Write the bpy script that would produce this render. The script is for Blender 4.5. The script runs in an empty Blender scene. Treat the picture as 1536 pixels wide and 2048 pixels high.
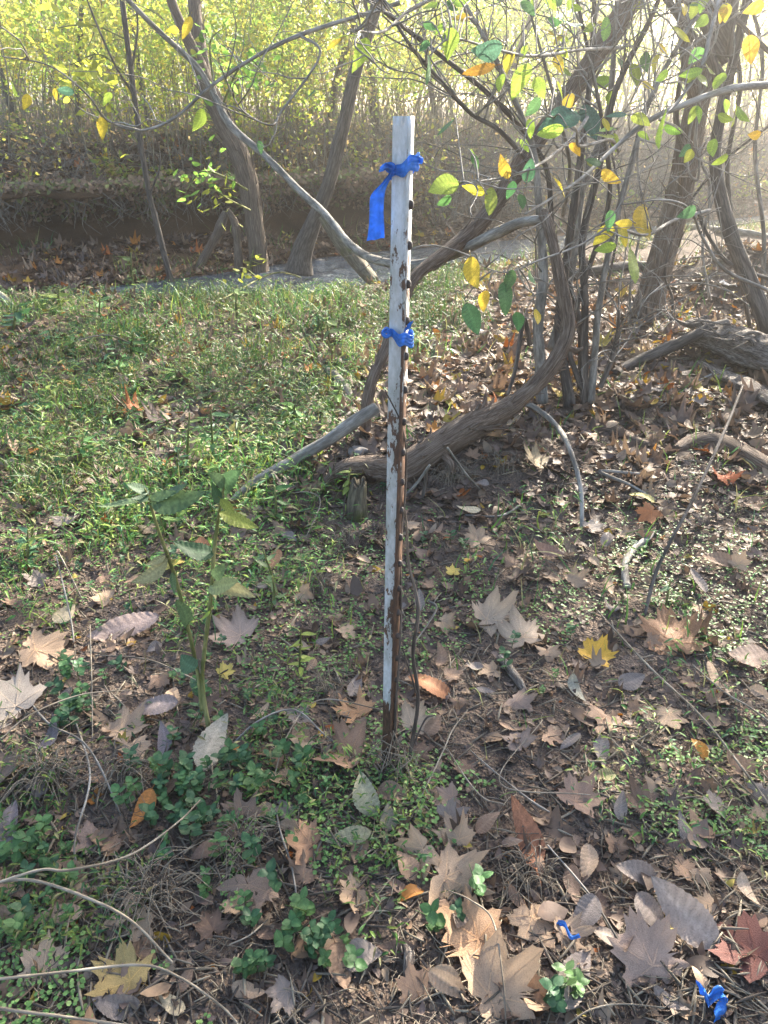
import bpy, math, random
import numpy as np
from math import radians, sin, cos, pi, tan

# ------------------------------------------------------------------ camera, sky, sun, exposure
scene = bpy.context.scene
C = scene.collection
PITCH = radians(28.0); EYE = 1.5; FPX = 1479.0          # focal length in pixels of a 1536 x 2048 picture
cam_data = bpy.data.cameras.new("camera")
cam_data.sensor_fit = 'VERTICAL'; cam_data.sensor_height = 36.0; cam_data.lens = 36.0 * FPX / 2048
cam_data.clip_start = 0.05; cam_data.clip_end = 3000
cam = bpy.data.objects.new("camera", cam_data); C.objects.link(cam)
cam.location = (0, 0, EYE); cam.rotation_euler = (radians(90) - PITCH, 0, 0)
scene.camera = cam

SUN_EL, SUN_AZ = radians(29), radians(30)               # azimuth from +Y (the view) towards +X
SUN = np.array([sin(SUN_AZ) * cos(SUN_EL), cos(SUN_AZ) * cos(SUN_EL), sin(SUN_EL)])
world = bpy.data.worlds.new("World"); scene.world = world; world.use_nodes = True
wn = world.node_tree; bg = wn.nodes["Background"]
sky = wn.nodes.new("ShaderNodeTexSky"); sky.sky_type = 'NISHITA'; sky.sun_disc = False
sky.sun_elevation = SUN_EL; sky.sun_rotation = SUN_AZ; sky.air_density = 1.0; sky.dust_density = 2.0
wn.links.new(sky.outputs[0], bg.inputs[0]); bg.inputs[1].default_value = 0.10
sl = bpy.data.lights.new("sun", 'SUN'); sl.energy = 5.0; sl.angle = radians(0.53); sl.color = (1.0, 0.93, 0.80)
sun = bpy.data.objects.new("sun", sl); C.objects.link(sun)
sun.rotation_euler = (radians(90) - SUN_EL, 0, pi - SUN_AZ)
scene.view_settings.view_transform = 'Standard'; scene.view_settings.look = 'None'
scene.view_settings.exposure = 2.5; scene.view_settings.gamma = 1.0
cy = scene.cycles
cy.max_bounces = 6; cy.diffuse_bounces = 3; cy.glossy_bounces = 2; cy.transmission_bounces = 4
cy.transparent_max_bounces = 4; cy.volume_bounces = 0; cy.caustics_reflective = False; cy.caustics_refractive = False
cy.sample_clamp_indirect = 6.0

# ------------------------------------------------------------------ helpers: noise, rays, terrain
rng = np.random.default_rng(11); random.seed(5)
_tab = np.random.default_rng(3).random((256, 256))
def vnoise(x, y):
    x = np.asarray(x, float); y = np.asarray(y, float)
    xi = np.floor(x).astype(int); yi = np.floor(y).astype(int); fx = x - xi; fy = y - yi
    fx = fx * fx * (3 - 2 * fx); fy = fy * fy * (3 - 2 * fy)
    a = _tab[xi & 255, yi & 255]; b = _tab[(xi + 1) & 255, yi & 255]
    c = _tab[xi & 255, (yi + 1) & 255]; d = _tab[(xi + 1) & 255, (yi + 1) & 255]
    return (a * (1 - fx) + b * fx) * (1 - fy) + (c * (1 - fx) + d * fx) * fy - 0.5
def sstep(a, b, x):
    t = np.clip((np.asarray(x, float) - a) / (b - a), 0, 1); return t * t * (3 - 2 * t)

WATER_Z = -0.42
def bank_edge(x): return np.interp(x, [-30, -4, 0, 4, 9, 40], [3.5, 6.9, 7.85, 11.3, 14.9, 27.0])
def far_edge(x): return np.interp(x, [-30, -4, -2, -0.5, 1, 3, 7, 14, 40], [-2.0, 9.3, 11.0, 12.4, 13.2, 14.3, 16.8, 21.0, 36.0])
def bar_w(x): return np.interp(x, [-4, -1, 1, 30], [2.3, 1.3, 0.6, 0.6])
def mound(x, y, cx, cy_, h, rx, ry): return h * np.exp(-((x - cx) / rx) ** 2 - ((y - cy_) / ry) ** 2)
def near_z(x, y, fine=True):
    x = np.asarray(x, float); y = np.asarray(y, float)
    z = 0.10 * vnoise(x * 0.7 + 9, y * 0.7) + 0.05 * vnoise(x * 2.1, y * 2.1 + 5)
    if fine: z = z + 0.022 * vnoise(x * 8, y * 8) + 0.012 * vnoise(x * 23, y * 23)
    z = z + mound(x, y, 0.12, 3.35, 0.16, 0.75, 0.4) + mound(x, y, 1.5, 4.15, 0.10, 0.4, 0.35)
    z = z + mound(x, y, 3.5, 7.4, 0.42, 0.9, 0.7) + mound(x, y, 3.4, 5.2, 0.15, 1.0, 0.6)
    e = bank_edge(x) + 0.5 * vnoise(x * 1.3, 4.0)
    return z - 0.75 * sstep(-0.1, 1.0, y - e)
def far_z(x, y):
    x = np.asarray(x, float); y = np.asarray(y, float)
    dy = y - far_edge(x); b = bar_w(x); u = sstep(0.8, -0.8, x)
    zl = np.where(dy < b, -0.45 + 0.36 * np.clip(dy, -1, None) / b, 0.72 + 0.0 * dy)
    zl = np.where(dy > b + 0.1, 0.62 + 0.50 * sstep(0.1, 2.0, dy - b), zl)
    zr = -0.45 + 0.2 * np.clip(dy / 0.6, -1, 1) + 1.37 * sstep(0.2, 3.8, dy)
    z = zl * u + zr * (1 - u) + 0.03 * np.clip(dy - 4, 0, 400) ** 0.9
    return z + (0.13 * vnoise(x * 1.7, y * 1.7) + 0.05 * vnoise(x * 6, y * 6)) * np.clip(dy, 0, 1)
def ground(x, y):
    return np.where(np.asarray(y) > far_edge(x) - 0.3, far_z(x, y), near_z(x, y))

FWD = np.array([0, cos(PITCH), -sin(PITCH)]); UPV = np.array([0, sin(PITCH), cos(PITCH)])
def ray(px, py): return FWD + np.array([1, 0, 0]) * (px - 768) / FPX + UPV * (1024 - py) / FPX
def A(px, py, Y):                                         # the point of a sight line at forward distance Y
    d = ray(px, py); return np.array([0, 0, EYE]) + d * (Y / d[1])
def G(px, py):                                            # where a sight line meets the ground
    d = ray(px, py); Y = np.concatenate([np.arange(0.4, 8, 0.01), np.arange(8, 60, 0.04)])
    P = np.array([0, 0, EYE])[None] + d[None] * (Y / d[1])[:, None]
    g = ground(P[:, 0], P[:, 1]); i = np.argmax(P[:, 2] <= g)
    if P[i, 2] > g[i]: i = len(Y) - 1
    return np.array([P[i, 0], P[i, 1], g[i]])
def proj(P):                                              # a point's place in the picture (to cull what no one sees)
    P = np.atleast_2d(P); R = P - np.array([0, 0, EYE]); w = R @ FWD
    w = np.where(np.abs(w) < 1e-6, 1e-6, w)
    return 768 + FPX * R[:, 0] / w, 1024 - FPX * (R @ UPV) / w, w
def mpp(P): return float(proj(P)[2][0]) / FPX             # metres for one pixel at P

# ------------------------------------------------------------------ helpers: meshes and objects
def make_mesh(name, V, T, col=None, bark=None, smooth=True):
    V = np.asarray(V, np.float32); T = np.asarray(T, np.int32)
    me = bpy.data.meshes.new(name)
    me.vertices.add(len(V)); me.vertices.foreach_set("co", V.ravel())
    k = T.shape[1]
    me.loops.add(T.size); me.loops.foreach_set("vertex_index", T.ravel())
    me.polygons.add(len(T)); me.polygons.foreach_set("loop_start", np.arange(len(T), dtype=np.int32) * k)
    me.polygons.foreach_set("loop_total", np.full(len(T), k, np.int32))
    if smooth: me.polygons.foreach_set("use_smooth", np.ones(len(T), bool))
    me.update(calc_edges=True)
    if col is not None:
        col = np.asarray(col, np.float32)
        a = me.color_attributes.new("Col", 'FLOAT_COLOR', 'POINT')
        c4 = np.ones((len(V), 4), np.float32); c4[:, :3] = col; a.data.foreach_set("color", c4.ravel())
    if bark is not None:
        a = me.attributes.new("bark", 'FLOAT_VECTOR', 'POINT'); a.data.foreach_set("vector", np.asarray(bark, np.float32).ravel())
    return me
def link(name, me, mat, parent=None, loc=None, color=None, label=None, cat=None, group=None, kind=None):
    o = bpy.data.objects.new(name, me); C.objects.link(o)
    if me is not None and mat is not None and not me.materials: me.materials.append(mat)
    if parent is not None: o.parent = parent
    if loc is not None: o.location = loc
    if color is not None: o.color = (*color, 1)
    tag(o, label, cat, group, kind); return o
def tag(o, label=None, cat=None, group=None, kind=None):
    if label: o["label"] = label
    if cat: o["category"] = cat
    if group: o["group"] = group
    if kind: o["kind"] = kind
    return o
def empty(name, loc, label, cat, group=None):
    o = bpy.data.objects.new(name, None); C.objects.link(o); o.location = loc; o.empty_display_size = 0.05
    return tag(o, label, cat, group)
class Bag:                                                # collects pieces of ONE mesh
    def __init__(s): s.V = []; s.T = []; s.c = []; s.b = []; s.n = 0
    def add(s, V, T, col=(1, 1, 1), bark=None):
        V = np.asarray(V, float); T = np.asarray(T, int)
        col = np.asarray(col, float)
        if col.ndim == 1: col = np.tile(col, (len(V), 1))
        s.V.append(V); s.T.append(T + s.n); s.c.append(col); s.b.append(V if bark is None else bark); s.n += len(V)
        return s
    def mesh(s, name, off=(0, 0, 0), smooth=True):
        return make_mesh(name, np.concatenate(s.V) - np.asarray(off)[None], np.concatenate(s.T), np.concatenate(s.c), np.concatenate(s.b), smooth)
def quads_to_tris(Q): Q = np.asarray(Q); return np.concatenate([Q[:, [0, 1, 2]], Q[:, [0, 2, 3]]])
def grid_tris(nu, nv, wrap=False):
    i, j = np.meshgrid(np.arange(nu - 1), np.arange(nv if wrap else nv - 1), indexing='ij')
    a = i * nv + j; b = i * nv + (j + 1) % nv; c = (i + 1) * nv + (j + 1) % nv; d = (i + 1) * nv + j
    return quads_to_tris(np.stack([a, b, c, d], -1).reshape(-1, 4))
def spline(P, n):                                         # Catmull-Rom through control points (any columns)
    P = np.asarray(P, float)
    if len(P) < 3: t = np.linspace(0, 1, n)[:, None]; return P[0] * (1 - t) + P[-1] * t
    Q = np.vstack([2 * P[0] - P[1], P, 2 * P[-1] - P[-2]])
    t = np.linspace(0, len(P) - 1, n); i = np.minimum(t.astype(int), len(P) - 2); f = (t - i)[:, None]
    p0, p1, p2, p3 = Q[i], Q[i + 1], Q[i + 2], Q[i + 3]
    return 0.5 * (2 * p1 + (p2 - p0) * f + (2 * p0 - 5 * p1 + 4 * p2 - p3) * f ** 2 + (3 * p1 - p0 - 3 * p2 + p3) * f ** 3)
def tube(P, R, sides=6, rough=0.0, ridges=0, seed=0, cap=True):
    P = np.asarray(P, float); R = np.broadcast_to(np.asarray(R, float), (len(P),)).copy()
    D = np.gradient(P, axis=0); D /= np.linalg.norm(D, axis=1)[:, None] + 1e-12
    ref = np.array([1.0, 0, 0]) if abs(D[0][0]) < 0.8 else np.array([0, 0, 1.0])
    U = np.zeros_like(P); u = ref - D[0] * (ref @ D[0]); u /= np.linalg.norm(u)
    for i in range(len(P)):
        u = u - D[i] * (u @ D[i]); u /= np.linalg.norm(u) + 1e-12; U[i] = u
    W = np.cross(D, U)
    th = np.linspace(0, 2 * pi, sides, endpoint=False)
    L = np.concatenate([[0], np.cumsum(np.linalg.norm(np.diff(P, axis=0), axis=1))])
    rr = np.ones((len(P), sides))
    if rough:
        s = L[:, None] / (R.mean() * 3) + seed * 7.3
        rr = rr + rough * (vnoise(s * 0.6, th[None] * 1.3 + seed) + 0.5 * vnoise(s * 1.5, th[None] * 3 + seed * 3))
    if ridges:
        rr = rr + 0.13 * vnoise(L[:, None] / (R.mean() * 5) + seed, th[None] * ridges / (2 * pi) * 2 + seed * 11 + 0.0 * L[:, None])
    rr[:, :] = rr
    V = P[:, None] + (U[:, None] * np.cos(th)[None, :, None] + W[:, None] * np.sin(th)[None, :, None]) * (R[:, None] * rr)[..., None]
    bark = np.stack([np.broadcast_to(np.cos(th), rr.shape) * R[:, None], np.broadcast_to(np.sin(th), rr.shape) * R[:, None], np.broadcast_to(L[:, None], rr.shape)], -1).reshape(-1, 3) + seed
    V = V.reshape(-1, 3); T = grid_tris(len(P), sides, True)
    if cap:
        n = len(V); V = np.vstack([V, P[0], P[-1] + D[-1] * R[-1] * 0.4]); bark = np.vstack([bark, bark[0], bark[n - 1]])
        k = np.arange(sides); last = (len(P) - 1) * sides
        T = np.vstack([T, np.stack([np.full(sides, n), (k + 1) % sides, k], -1), np.stack([np.full(sides, n + 1), last + k, last + (k + 1) % sides], -1)])
    return V, T, bark
def rotmats(yaw, tilt, tdir):                             # yaw about Z, then a tilt about a level axis
    cz, sz = np.cos(yaw), np.sin(yaw); Z = np.zeros((len(yaw), 3, 3))
    Z[:, 0, 0] = cz; Z[:, 0, 1] = -sz; Z[:, 1, 0] = sz; Z[:, 1, 1] = cz; Z[:, 2, 2] = 1
    ax = np.stack([np.cos(tdir), np.sin(tdir), 0 * tdir], -1); c = np.cos(tilt)[:, None, None]; s = np.sin(tilt)[:, None, None]
    K = np.zeros_like(Z); K[:, 0, 2] = ax[:, 1]; K[:, 1, 2] = -ax[:, 0]; K[:, 2, 0] = -ax[:, 1]; K[:, 2, 1] = ax[:, 0]
    R = np.eye(3)[None] * c + s * K + (1 - c) * ax[:, :, None] * ax[:, None, :]
    return R @ Z
def scatter(protos, pos, M, scale, cols, pick=None):      # many small pieces of one mass
    n = len(pos); pick = rng.integers(0, len(protos), n) if pick is None else pick
    Vs, Ts, Cs = [], [], []; base = 0
    for k, (pv, pt, pc) in enumerate(protos):
        ix = np.where(pick == k)[0]
        if not len(ix): continue
        sc = scale[ix]; sc = sc[:, None, None] if sc.ndim == 1 else sc[:, None, :]
        V = np.einsum('nij,nvj->nvi', M[ix], pv[None] * sc) + pos[ix][:, None]
        Vs.append(V.reshape(-1, 3)); Cs.append((cols[ix][:, None] * pc[None]).reshape(-1, 3))
        Ts.append((pt[None] + (np.arange(len(ix)) * len(pv))[:, None, None] + base).reshape(-1, 3)); base += len(ix) * len(pv)
    return np.concatenate(Vs), np.concatenate(Ts), np.concatenate(Cs)

# ------------------------------------------------------------------ materials
def mat_new(name):
    m = bpy.data.materials.new(name); m.use_nodes = True; nt = m.node_tree; nt.nodes.clear()
    out = nt.nodes.new("ShaderNodeOutputMaterial"); return m, nt, out
def N(nt, typ, **kw):
    n = nt.nodes.new(typ)
    for k, v in kw.items():
        if k.startswith("i_"): n.inputs[k[2:]].default_value = v
        else: setattr(n, k, v)
    return n
def ramp(nt, src, stops):
    r = nt.nodes.new("ShaderNodeValToRGB"); e = r.color_ramp.elements
    while len(e) < len(stops): e.new(0.5)
    for el, (p, c) in zip(e, stops): el.position = p; el.color = (*c, 1) if len(c) == 3 else c
    nt.links.new(src, r.inputs[0]); return r.outputs[0]
def mixc(nt, fac, a, b, mode='MIX'):
    m = nt.nodes.new("ShaderNodeMix"); m.data_type = 'RGBA'; m.blend_type = mode; m.clamp_factor = True
    for s, v in ((m.inputs[0], fac), (m.inputs[6], a), (m.inputs[7], b)):
        if hasattr(v, "is_linked"): nt.links.new(v, s)
        else: s.default_value = v if not isinstance(v, tuple) else (*v, 1)
    return m.outputs[2]
def attr(nt, name): n = nt.nodes.new("ShaderNodeAttribute"); n.attribute_name = name; return n
def leaf_mat(name, transl, rough, spots=None, nscale=60.0, bump=0.3):
    m, nt, out = mat_new(name); L = nt.links.new
    col = attr(nt, "Col").outputs["Color"]; oi = N(nt, "ShaderNodeObjectInfo")
    base = mixc(nt, 1.0, col, oi.outputs["Color"], 'MULTIPLY')
    tc = N(nt, "ShaderNodeTexCoord"); no = N(nt, "ShaderNodeTexNoise", i_Scale=nscale, i_Detail=4.0, i_Roughness=0.65)
    add = N(nt, "ShaderNodeVectorMath", operation='ADD'); L(tc.outputs["Object"], add.inputs[0])
    mul = N(nt, "ShaderNodeVectorMath", operation='SCALE'); L(oi.outputs["Location"], mul.inputs[0]); mul.inputs[3].default_value = 3.7
    L(mul.outputs[0], add.inputs[1]); L(add.outputs[0], no.inputs["Vector"])
    v = ramp(nt, no.outputs[0], [(0.25, (0.62, 0.60, 0.58)), (0.5, (1, 1, 1)), (0.8, (1.15, 1.12, 1.05))])
    base = mixc(nt, 1.0, base, v, 'MULTIPLY')
    if spots:
        ns = N(nt, "ShaderNodeTexNoise", i_Scale=nscale * 2.2, i_Detail=1.0); L(add.outputs[0], ns.inputs["Vector"])
        f = ramp(nt, ns.outputs[0], [(spots, (0, 0, 0)), (spots + 0.04, (1, 1, 1))])
        base = mixc(nt, f, base, (0.05, 0.028, 0.012))
    bp = N(nt, "ShaderNodeBump", i_Strength=bump, i_Distance=0.003); L(no.outputs[0], bp.inputs["Height"])
    p = N(nt, "ShaderNodeBsdfPrincipled", i_Roughness=rough); p.inputs["Specular IOR Level"].default_value = 0.35
    L(base, p.inputs["Base Color"]); L(bp.outputs[0], p.inputs["Normal"])
    t = N(nt, "ShaderNodeBsdfTranslucent"); L(base, t.inputs["Color"])
    ms = N(nt, "ShaderNodeMixShader", i_Fac=transl); L(p.outputs[0], ms.inputs[1]); L(t.outputs[0], ms.inputs[2])
    L(ms.outputs[0], out.inputs[0]); return m
def bark_mat(name, c1, c2, stretch=9.0, scale=22.0, bump=0.6, moss=None, pale=None, dist=0.012):
    m, nt, out = mat_new(name); L = nt.links.new
    b = attr(nt, "bark").outputs["Vector"]
    mp = N(nt, "ShaderNodeMapping"); mp.inputs["Scale"].default_value = (stretch, stretch, 1.0); L(b, mp.inputs[0])
    no = N(nt, "ShaderNodeTexNoise", i_Scale=scale / 3, i_Detail=5.0, i_Roughness=0.7); L(mp.outputs[0], no.inputs["Vector"])
    n2 = N(nt, "ShaderNodeTexNoise", i_Scale=9.0, i_Detail=4.0); tc = N(nt, "ShaderNodeTexCoord"); L(tc.outputs["Object"], n2.inputs["Vector"])
    col = ramp(nt, no.outputs[0], [(0.30, tuple(0.45 * x for x in c1)), (0.47, c1), (0.62, c2)])
    if pale: col = mixc(nt, ramp(nt, n2.outputs[0], [(0.5, (0, 0, 0)), (0.68, (0.8, 0.8, 0.8))]), col, pale)
    if moss:
        n3 = N(nt, "ShaderNodeTexNoise", i_Scale=5.0, i_Detail=5.0, i_Roughness=0.7); L(tc.outputs["Object"], n3.inputs["Vector"])
        col = mixc(nt, ramp(nt, n3.outputs[0], [(0.5, (0, 0, 0)), (0.62, (0.75, 0.75, 0.75))]), col, moss)
    bp = N(nt, "ShaderNodeBump", i_Strength=bump, i_Distance=dist); L(no.outputs[0], bp.inputs["Height"])
    p = N(nt, "ShaderNodeBsdfPrincipled", i_Roughness=0.85); p.inputs["Specular IOR Level"].default_value = 0.25
    L(col, p.inputs["Base Color"]); L(bp.outputs[0], p.inputs["Normal"]); L(p.outputs[0], out.inputs[0]); return m
def soil_mat(name="soil", tint=(1.75, 1.68, 1.62)):
    m, nt, out = mat_new(name); L = nt.links.new
    tc = N(nt, "ShaderNodeTexCoord"); P = tc.outputs["Object"]
    a = N(nt, "ShaderNodeTexNoise", i_Scale=1.7, i_Detail=6.0, i_Roughness=0.6); L(P, a.inputs["Vector"])
    b = N(nt, "ShaderNodeTexNoise", i_Scale=85.0, i_Detail=5.0, i_Roughness=0.75); L(P, b.inputs["Vector"])
    v = N(nt, "ShaderNodeTexVoronoi", i_Scale=120.0); L(P, v.inputs["Vector"])
    c = ramp(nt, a.outputs[0], [(0.3, (0.055, 0.042, 0.034)), (0.55, (0.095, 0.074, 0.06)), (0.75, (0.15, 0.12, 0.098))])
    c = mixc(nt, 1.0, c, tint, 'MULTIPLY'); c = mixc(nt, 1.0, c, ramp(nt, b.outputs[0], [(0.3, (0.45, 0.44, 0.43)), (0.55, (1, 1, 1)), (0.72, (1.7, 1.62, 1.5))]), 'MULTIPLY')
    h = N(nt, "ShaderNodeMath", operation='ADD'); L(b.outputs[0], h.inputs[0]); L(v.outputs[0], h.inputs[1])
    bp = N(nt, "ShaderNodeBump", i_Strength=0.9, i_Distance=0.008); L(h.outputs[0], bp.inputs["Height"])
    p = N(nt, "ShaderNodeBsdfPrincipled", i_Roughness=0.95); p.inputs["Specular IOR Level"].default_value = 0.15
    L(c, p.inputs["Base Color"]); L(bp.outputs[0], p.inputs["Normal"]); L(p.outputs[0], out.inputs[0]); return m
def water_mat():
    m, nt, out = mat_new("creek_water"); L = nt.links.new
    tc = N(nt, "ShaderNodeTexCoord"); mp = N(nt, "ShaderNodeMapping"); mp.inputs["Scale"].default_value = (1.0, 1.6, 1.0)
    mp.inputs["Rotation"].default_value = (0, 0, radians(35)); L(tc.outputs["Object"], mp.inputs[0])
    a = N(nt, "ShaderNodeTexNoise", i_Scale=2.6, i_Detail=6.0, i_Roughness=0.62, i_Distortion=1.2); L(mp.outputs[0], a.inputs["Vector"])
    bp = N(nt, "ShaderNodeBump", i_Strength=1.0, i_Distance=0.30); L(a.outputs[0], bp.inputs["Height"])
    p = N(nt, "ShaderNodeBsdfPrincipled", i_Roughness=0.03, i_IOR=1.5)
    p.inputs["Base Color"].default_value = (0.085, 0.11, 0.14, 1); L(bp.outputs[0], p.inputs["Normal"]); L(p.outputs[0], out.inputs[0]); return m  # base colour lightened and blued to make up for weak sky reflection
def paint_mat():
    m, nt, out = mat_new("flaking_white_paint"); L = nt.links.new
    tc = N(nt, "ShaderNodeTexCoord"); P = tc.outputs["Object"]
    sx = N(nt, "ShaderNodeSeparateXYZ"); L(P, sx.inputs[0])
    mp = N(nt, "ShaderNodeMapping"); mp.inputs["Scale"].default_value = (1, 1, 0.35); L(P, mp.inputs[0])
    n1 = N(nt, "ShaderNodeTexNoise", i_Scale=95.0, i_Detail=6.0, i_Roughness=0.7); L(mp.outputs[0], n1.inputs["Vector"])
    n2 = N(nt, "ShaderNodeTexNoise", i_Scale=14.0, i_Detail=5.0, i_Roughness=0.7); L(mp.outputs[0], n2.inputs["Vector"])
    white = ramp(nt, n1.outputs[0], [(0.3, (0.42, 0.43, 0.42)), (0.6, (0.64, 0.65, 0.66))])
    lich = ramp(nt, n2.outputs[0], [(0.41, (0, 0, 0)), (0.60, (0.8, 0.8, 0.8))])
    base = mixc(nt, lich, white, (0.27, 0.28, 0.24))
    # bare rust: rises with nearness to the ground and towards the flange side
    rz = N(nt, "ShaderNodeMapRange"); L(sx.outputs[2], rz.inputs[0])
    for k, v in ((1, 0.02), (2, 0.24), (3, 0.75), (4, 0.0)): rz.inputs[k].default_value = v
    rx = N(nt, "ShaderNodeMapRange"); L(attr(nt, "Col").outputs["Fac"], rx.inputs[0])
    for k, v in ((1, 0.0), (2, 1.0), (3, 0.0), (4, 1.0)): rx.inputs[k].default_value = v
    s = N(nt, "ShaderNodeMath", operation='ADD'); L(rz.outputs[0], s.inputs[0]); L(rx.outputs[0], s.inputs[1])
    s2 = N(nt, "ShaderNodeMath", operation='ADD'); L(s.outputs[0], s2.inputs[0]); L(n1.outputs[0], s2.inputs[1])
    s3 = N(nt, "ShaderNodeMath", operation='ADD'); L(s2.outputs[0], s3.inputs[0]); L(n2.outputs[0], s3.inputs[1])
    f = ramp(nt, s3.outputs[0], [(0.0, (0, 0, 0)), (0.69, (0, 0, 0)), (0.71, (1, 1, 1))])
    s3b = N(nt, "ShaderNodeMath", operation='MULTIPLY'); L(s3.outputs[0], s3b.inputs[0]); s3b.inputs[1].default_value = 0.5
    f = ramp(nt, s3b.outputs[0], [(0.60, (0, 0, 0)), (0.615, (1, 1, 1))])
    rust = ramp(nt, n1.outputs[0], [(0.3, (0.03, 0.018, 0.013)), (0.5, (0.075, 0.042, 0.028)), (0.72, (0.17, 0.09, 0.05))])
    base = mixc(nt, f, base, rust)
    bp = N(nt, "ShaderNodeBump", i_Strength=0.5, i_Distance=0.001); L(s3.outputs[0], bp.inputs["Height"])
    p = N(nt, "ShaderNodeBsdfPrincipled", i_Roughness=0.6); L(base, p.inputs["Base Color"]); L(bp.outputs[0], p.inputs["Normal"])
    L(p.outputs[0], out.inputs[0]); return m
def plain_mat(name, col, rough=0.6, transl=0.0, nscale=30, var=0.25):
    m, nt, out = mat_new(name); L = nt.links.new
    tc = N(nt, "ShaderNodeTexCoord"); no = N(nt, "ShaderNodeTexNoise", i_Scale=nscale, i_Detail=4.0); L(tc.outputs["Object"], no.inputs["Vector"])
    c = ramp(nt, no.outputs[0], [(0.3, tuple(x * (1 - var) for x in col)), (0.7, tuple(min(1, x * (1 + var)) for x in col))])
    p = N(nt, "ShaderNodeBsdfPrincipled", i_Roughness=rough); L(c, p.inputs["Base Color"])
    if transl:
        n2 = N(nt, "ShaderNodeTexNoise", i_Scale=nscale * 2.2, i_Detail=3.0); L(tc.outputs["Object"], n2.inputs["Vector"]); bp = N(nt, "ShaderNodeBump", i_Strength=0.7, i_Distance=0.006); L(n2.outputs[0], bp.inputs["Height"]); L(bp.outputs[0], p.inputs["Normal"])
        t = N(nt, "ShaderNodeBsdfTranslucent"); L(c, t.inputs["Color"]); ms = N(nt, "ShaderNodeMixShader", i_Fac=transl)
        L(p.outputs[0], ms.inputs[1]); L(t.outputs[0], ms.inputs[2]); L(ms.outputs[0], out.inputs[0])
    else: L(p.outputs[0], out.inputs[0])
    return m
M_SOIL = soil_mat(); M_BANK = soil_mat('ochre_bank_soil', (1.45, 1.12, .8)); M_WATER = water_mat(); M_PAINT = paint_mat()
M_DEAD = leaf_mat("dead_leaf", 0.22, 0.62, nscale=42.0, bump=0.6)
M_LIT = leaf_mat("litter_leaf", 0.20, 0.65, nscale=30.0, bump=0.4)
M_LIVE = leaf_mat("live_leaf", 0.50, 0.45, spots=0.645, nscale=40.0)
M_HERB = leaf_mat("herb_leaf", 0.35, 0.5, nscale=25.0)
M_FAR = leaf_mat("thicket_leaf", 0.62, 0.5, nscale=6.0, bump=0.0)
M_BARK = bark_mat("shaggy_brown_bark", (0.12, 0.085, 0.062), (0.24, 0.19, 0.145), stretch=14, bump=0.9, dist=0.02)
M_VINE = bark_mat("fibrous_vine_bark", (0.13, 0.088, 0.062), (0.27, 0.205, 0.155), stretch=22, scale=34, bump=0.9)
M_GREY = bark_mat("grey_twig_bark", (0.17, 0.15, 0.125), (0.34, 0.31, 0.27), stretch=5, bump=0.4, dist=0.004)
M_DARK = bark_mat("dark_stem_bark", (0.075, 0.06, 0.05), (0.17, 0.14, 0.115), stretch=8, bump=0.5, dist=0.006)
M_LOG = bark_mat("weathered_log_wood", (0.20, 0.16, 0.135), (0.50, 0.43, 0.36), stretch=8, scale=46, bump=1.0, dist=0.05)
M_MOSSY = bark_mat("mossy_wood", (0.10, 0.08, 0.055), (0.2, 0.165, 0.11), stretch=8, bump=0.8, moss=(0.075, 0.085, 0.02))
M_STALK = bark_mat("dry_stalk", (0.19, 0.155, 0.115), (0.36, 0.31, 0.24), stretch=4, bump=0.2, dist=0.002)
M_STEM = bark_mat("thicket_stem", (0.20, 0.17, 0.115), (0.40, 0.35, 0.25), stretch=4, scale=12, bump=0.2, dist=0.004)
M_GREENSTEM = bark_mat("green_weed_stem", (0.13, 0.14, 0.045), (0.27, 0.26, 0.11), stretch=4, bump=0.2, dist=0.002)
M_BLUE = plain_mat("blue_flagging_plastic", (0.05, 0.23, 0.66), 0.25, 0.40, 60, 0.3)
M_STUD = plain_mat("rusted_steel_and_hole_shade", (0.05, 0.038, 0.032), 0.75, 0, 90, 0.5)
M_STONE = plain_mat("creek_stone", (0.22, 0.19, 0.165), 0.85, 0, 14, 0.35)
M_SCRAP = plain_mat("pale_scrap", (0.62, 0.58, 0.54), 0.7, 0.1, 12, 0.2)

# ------------------------------------------------------------------ leaf shapes (unit length 1 from stalk to tip, +Y)
HALF = [(0, 1.0), (6, .83), (10, .86), (17, .70), (24, .60), (31, .66), (36, .76), (40, .72), (47, .93), (55, .74), (60, .78), (67, .62), (75, .52),
        (84, .56), (90, .66), (96, .62), (104, .73), (112, .55), (119, .54), (130, .40), (146, .36), (162, .30), (174, .16)]
def warp(rs, curl):
    a, b, ph, ph2 = rs.uniform(-.25, .25), rs.uniform(.05, .35) * curl, rs.uniform(0, 2 * pi), rs.uniform(0, 2 * pi)
    k, fold = rs.uniform(3, 6), rs.uniform(-.1, .45) * curl; bx = rs.uniform(-.35, .35) * curl
    def f(x, y):
        r = np.hypot(x, y); th = np.arctan2(x, y)
        return a * r * r * np.cos(2 * th + ph) * curl + b * r ** 3 + 0.05 * np.sin(k * x + ph) * np.cos(k * y + ph2) + fold * np.abs(x) * 0.6 + bx * y * y
    return f
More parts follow.
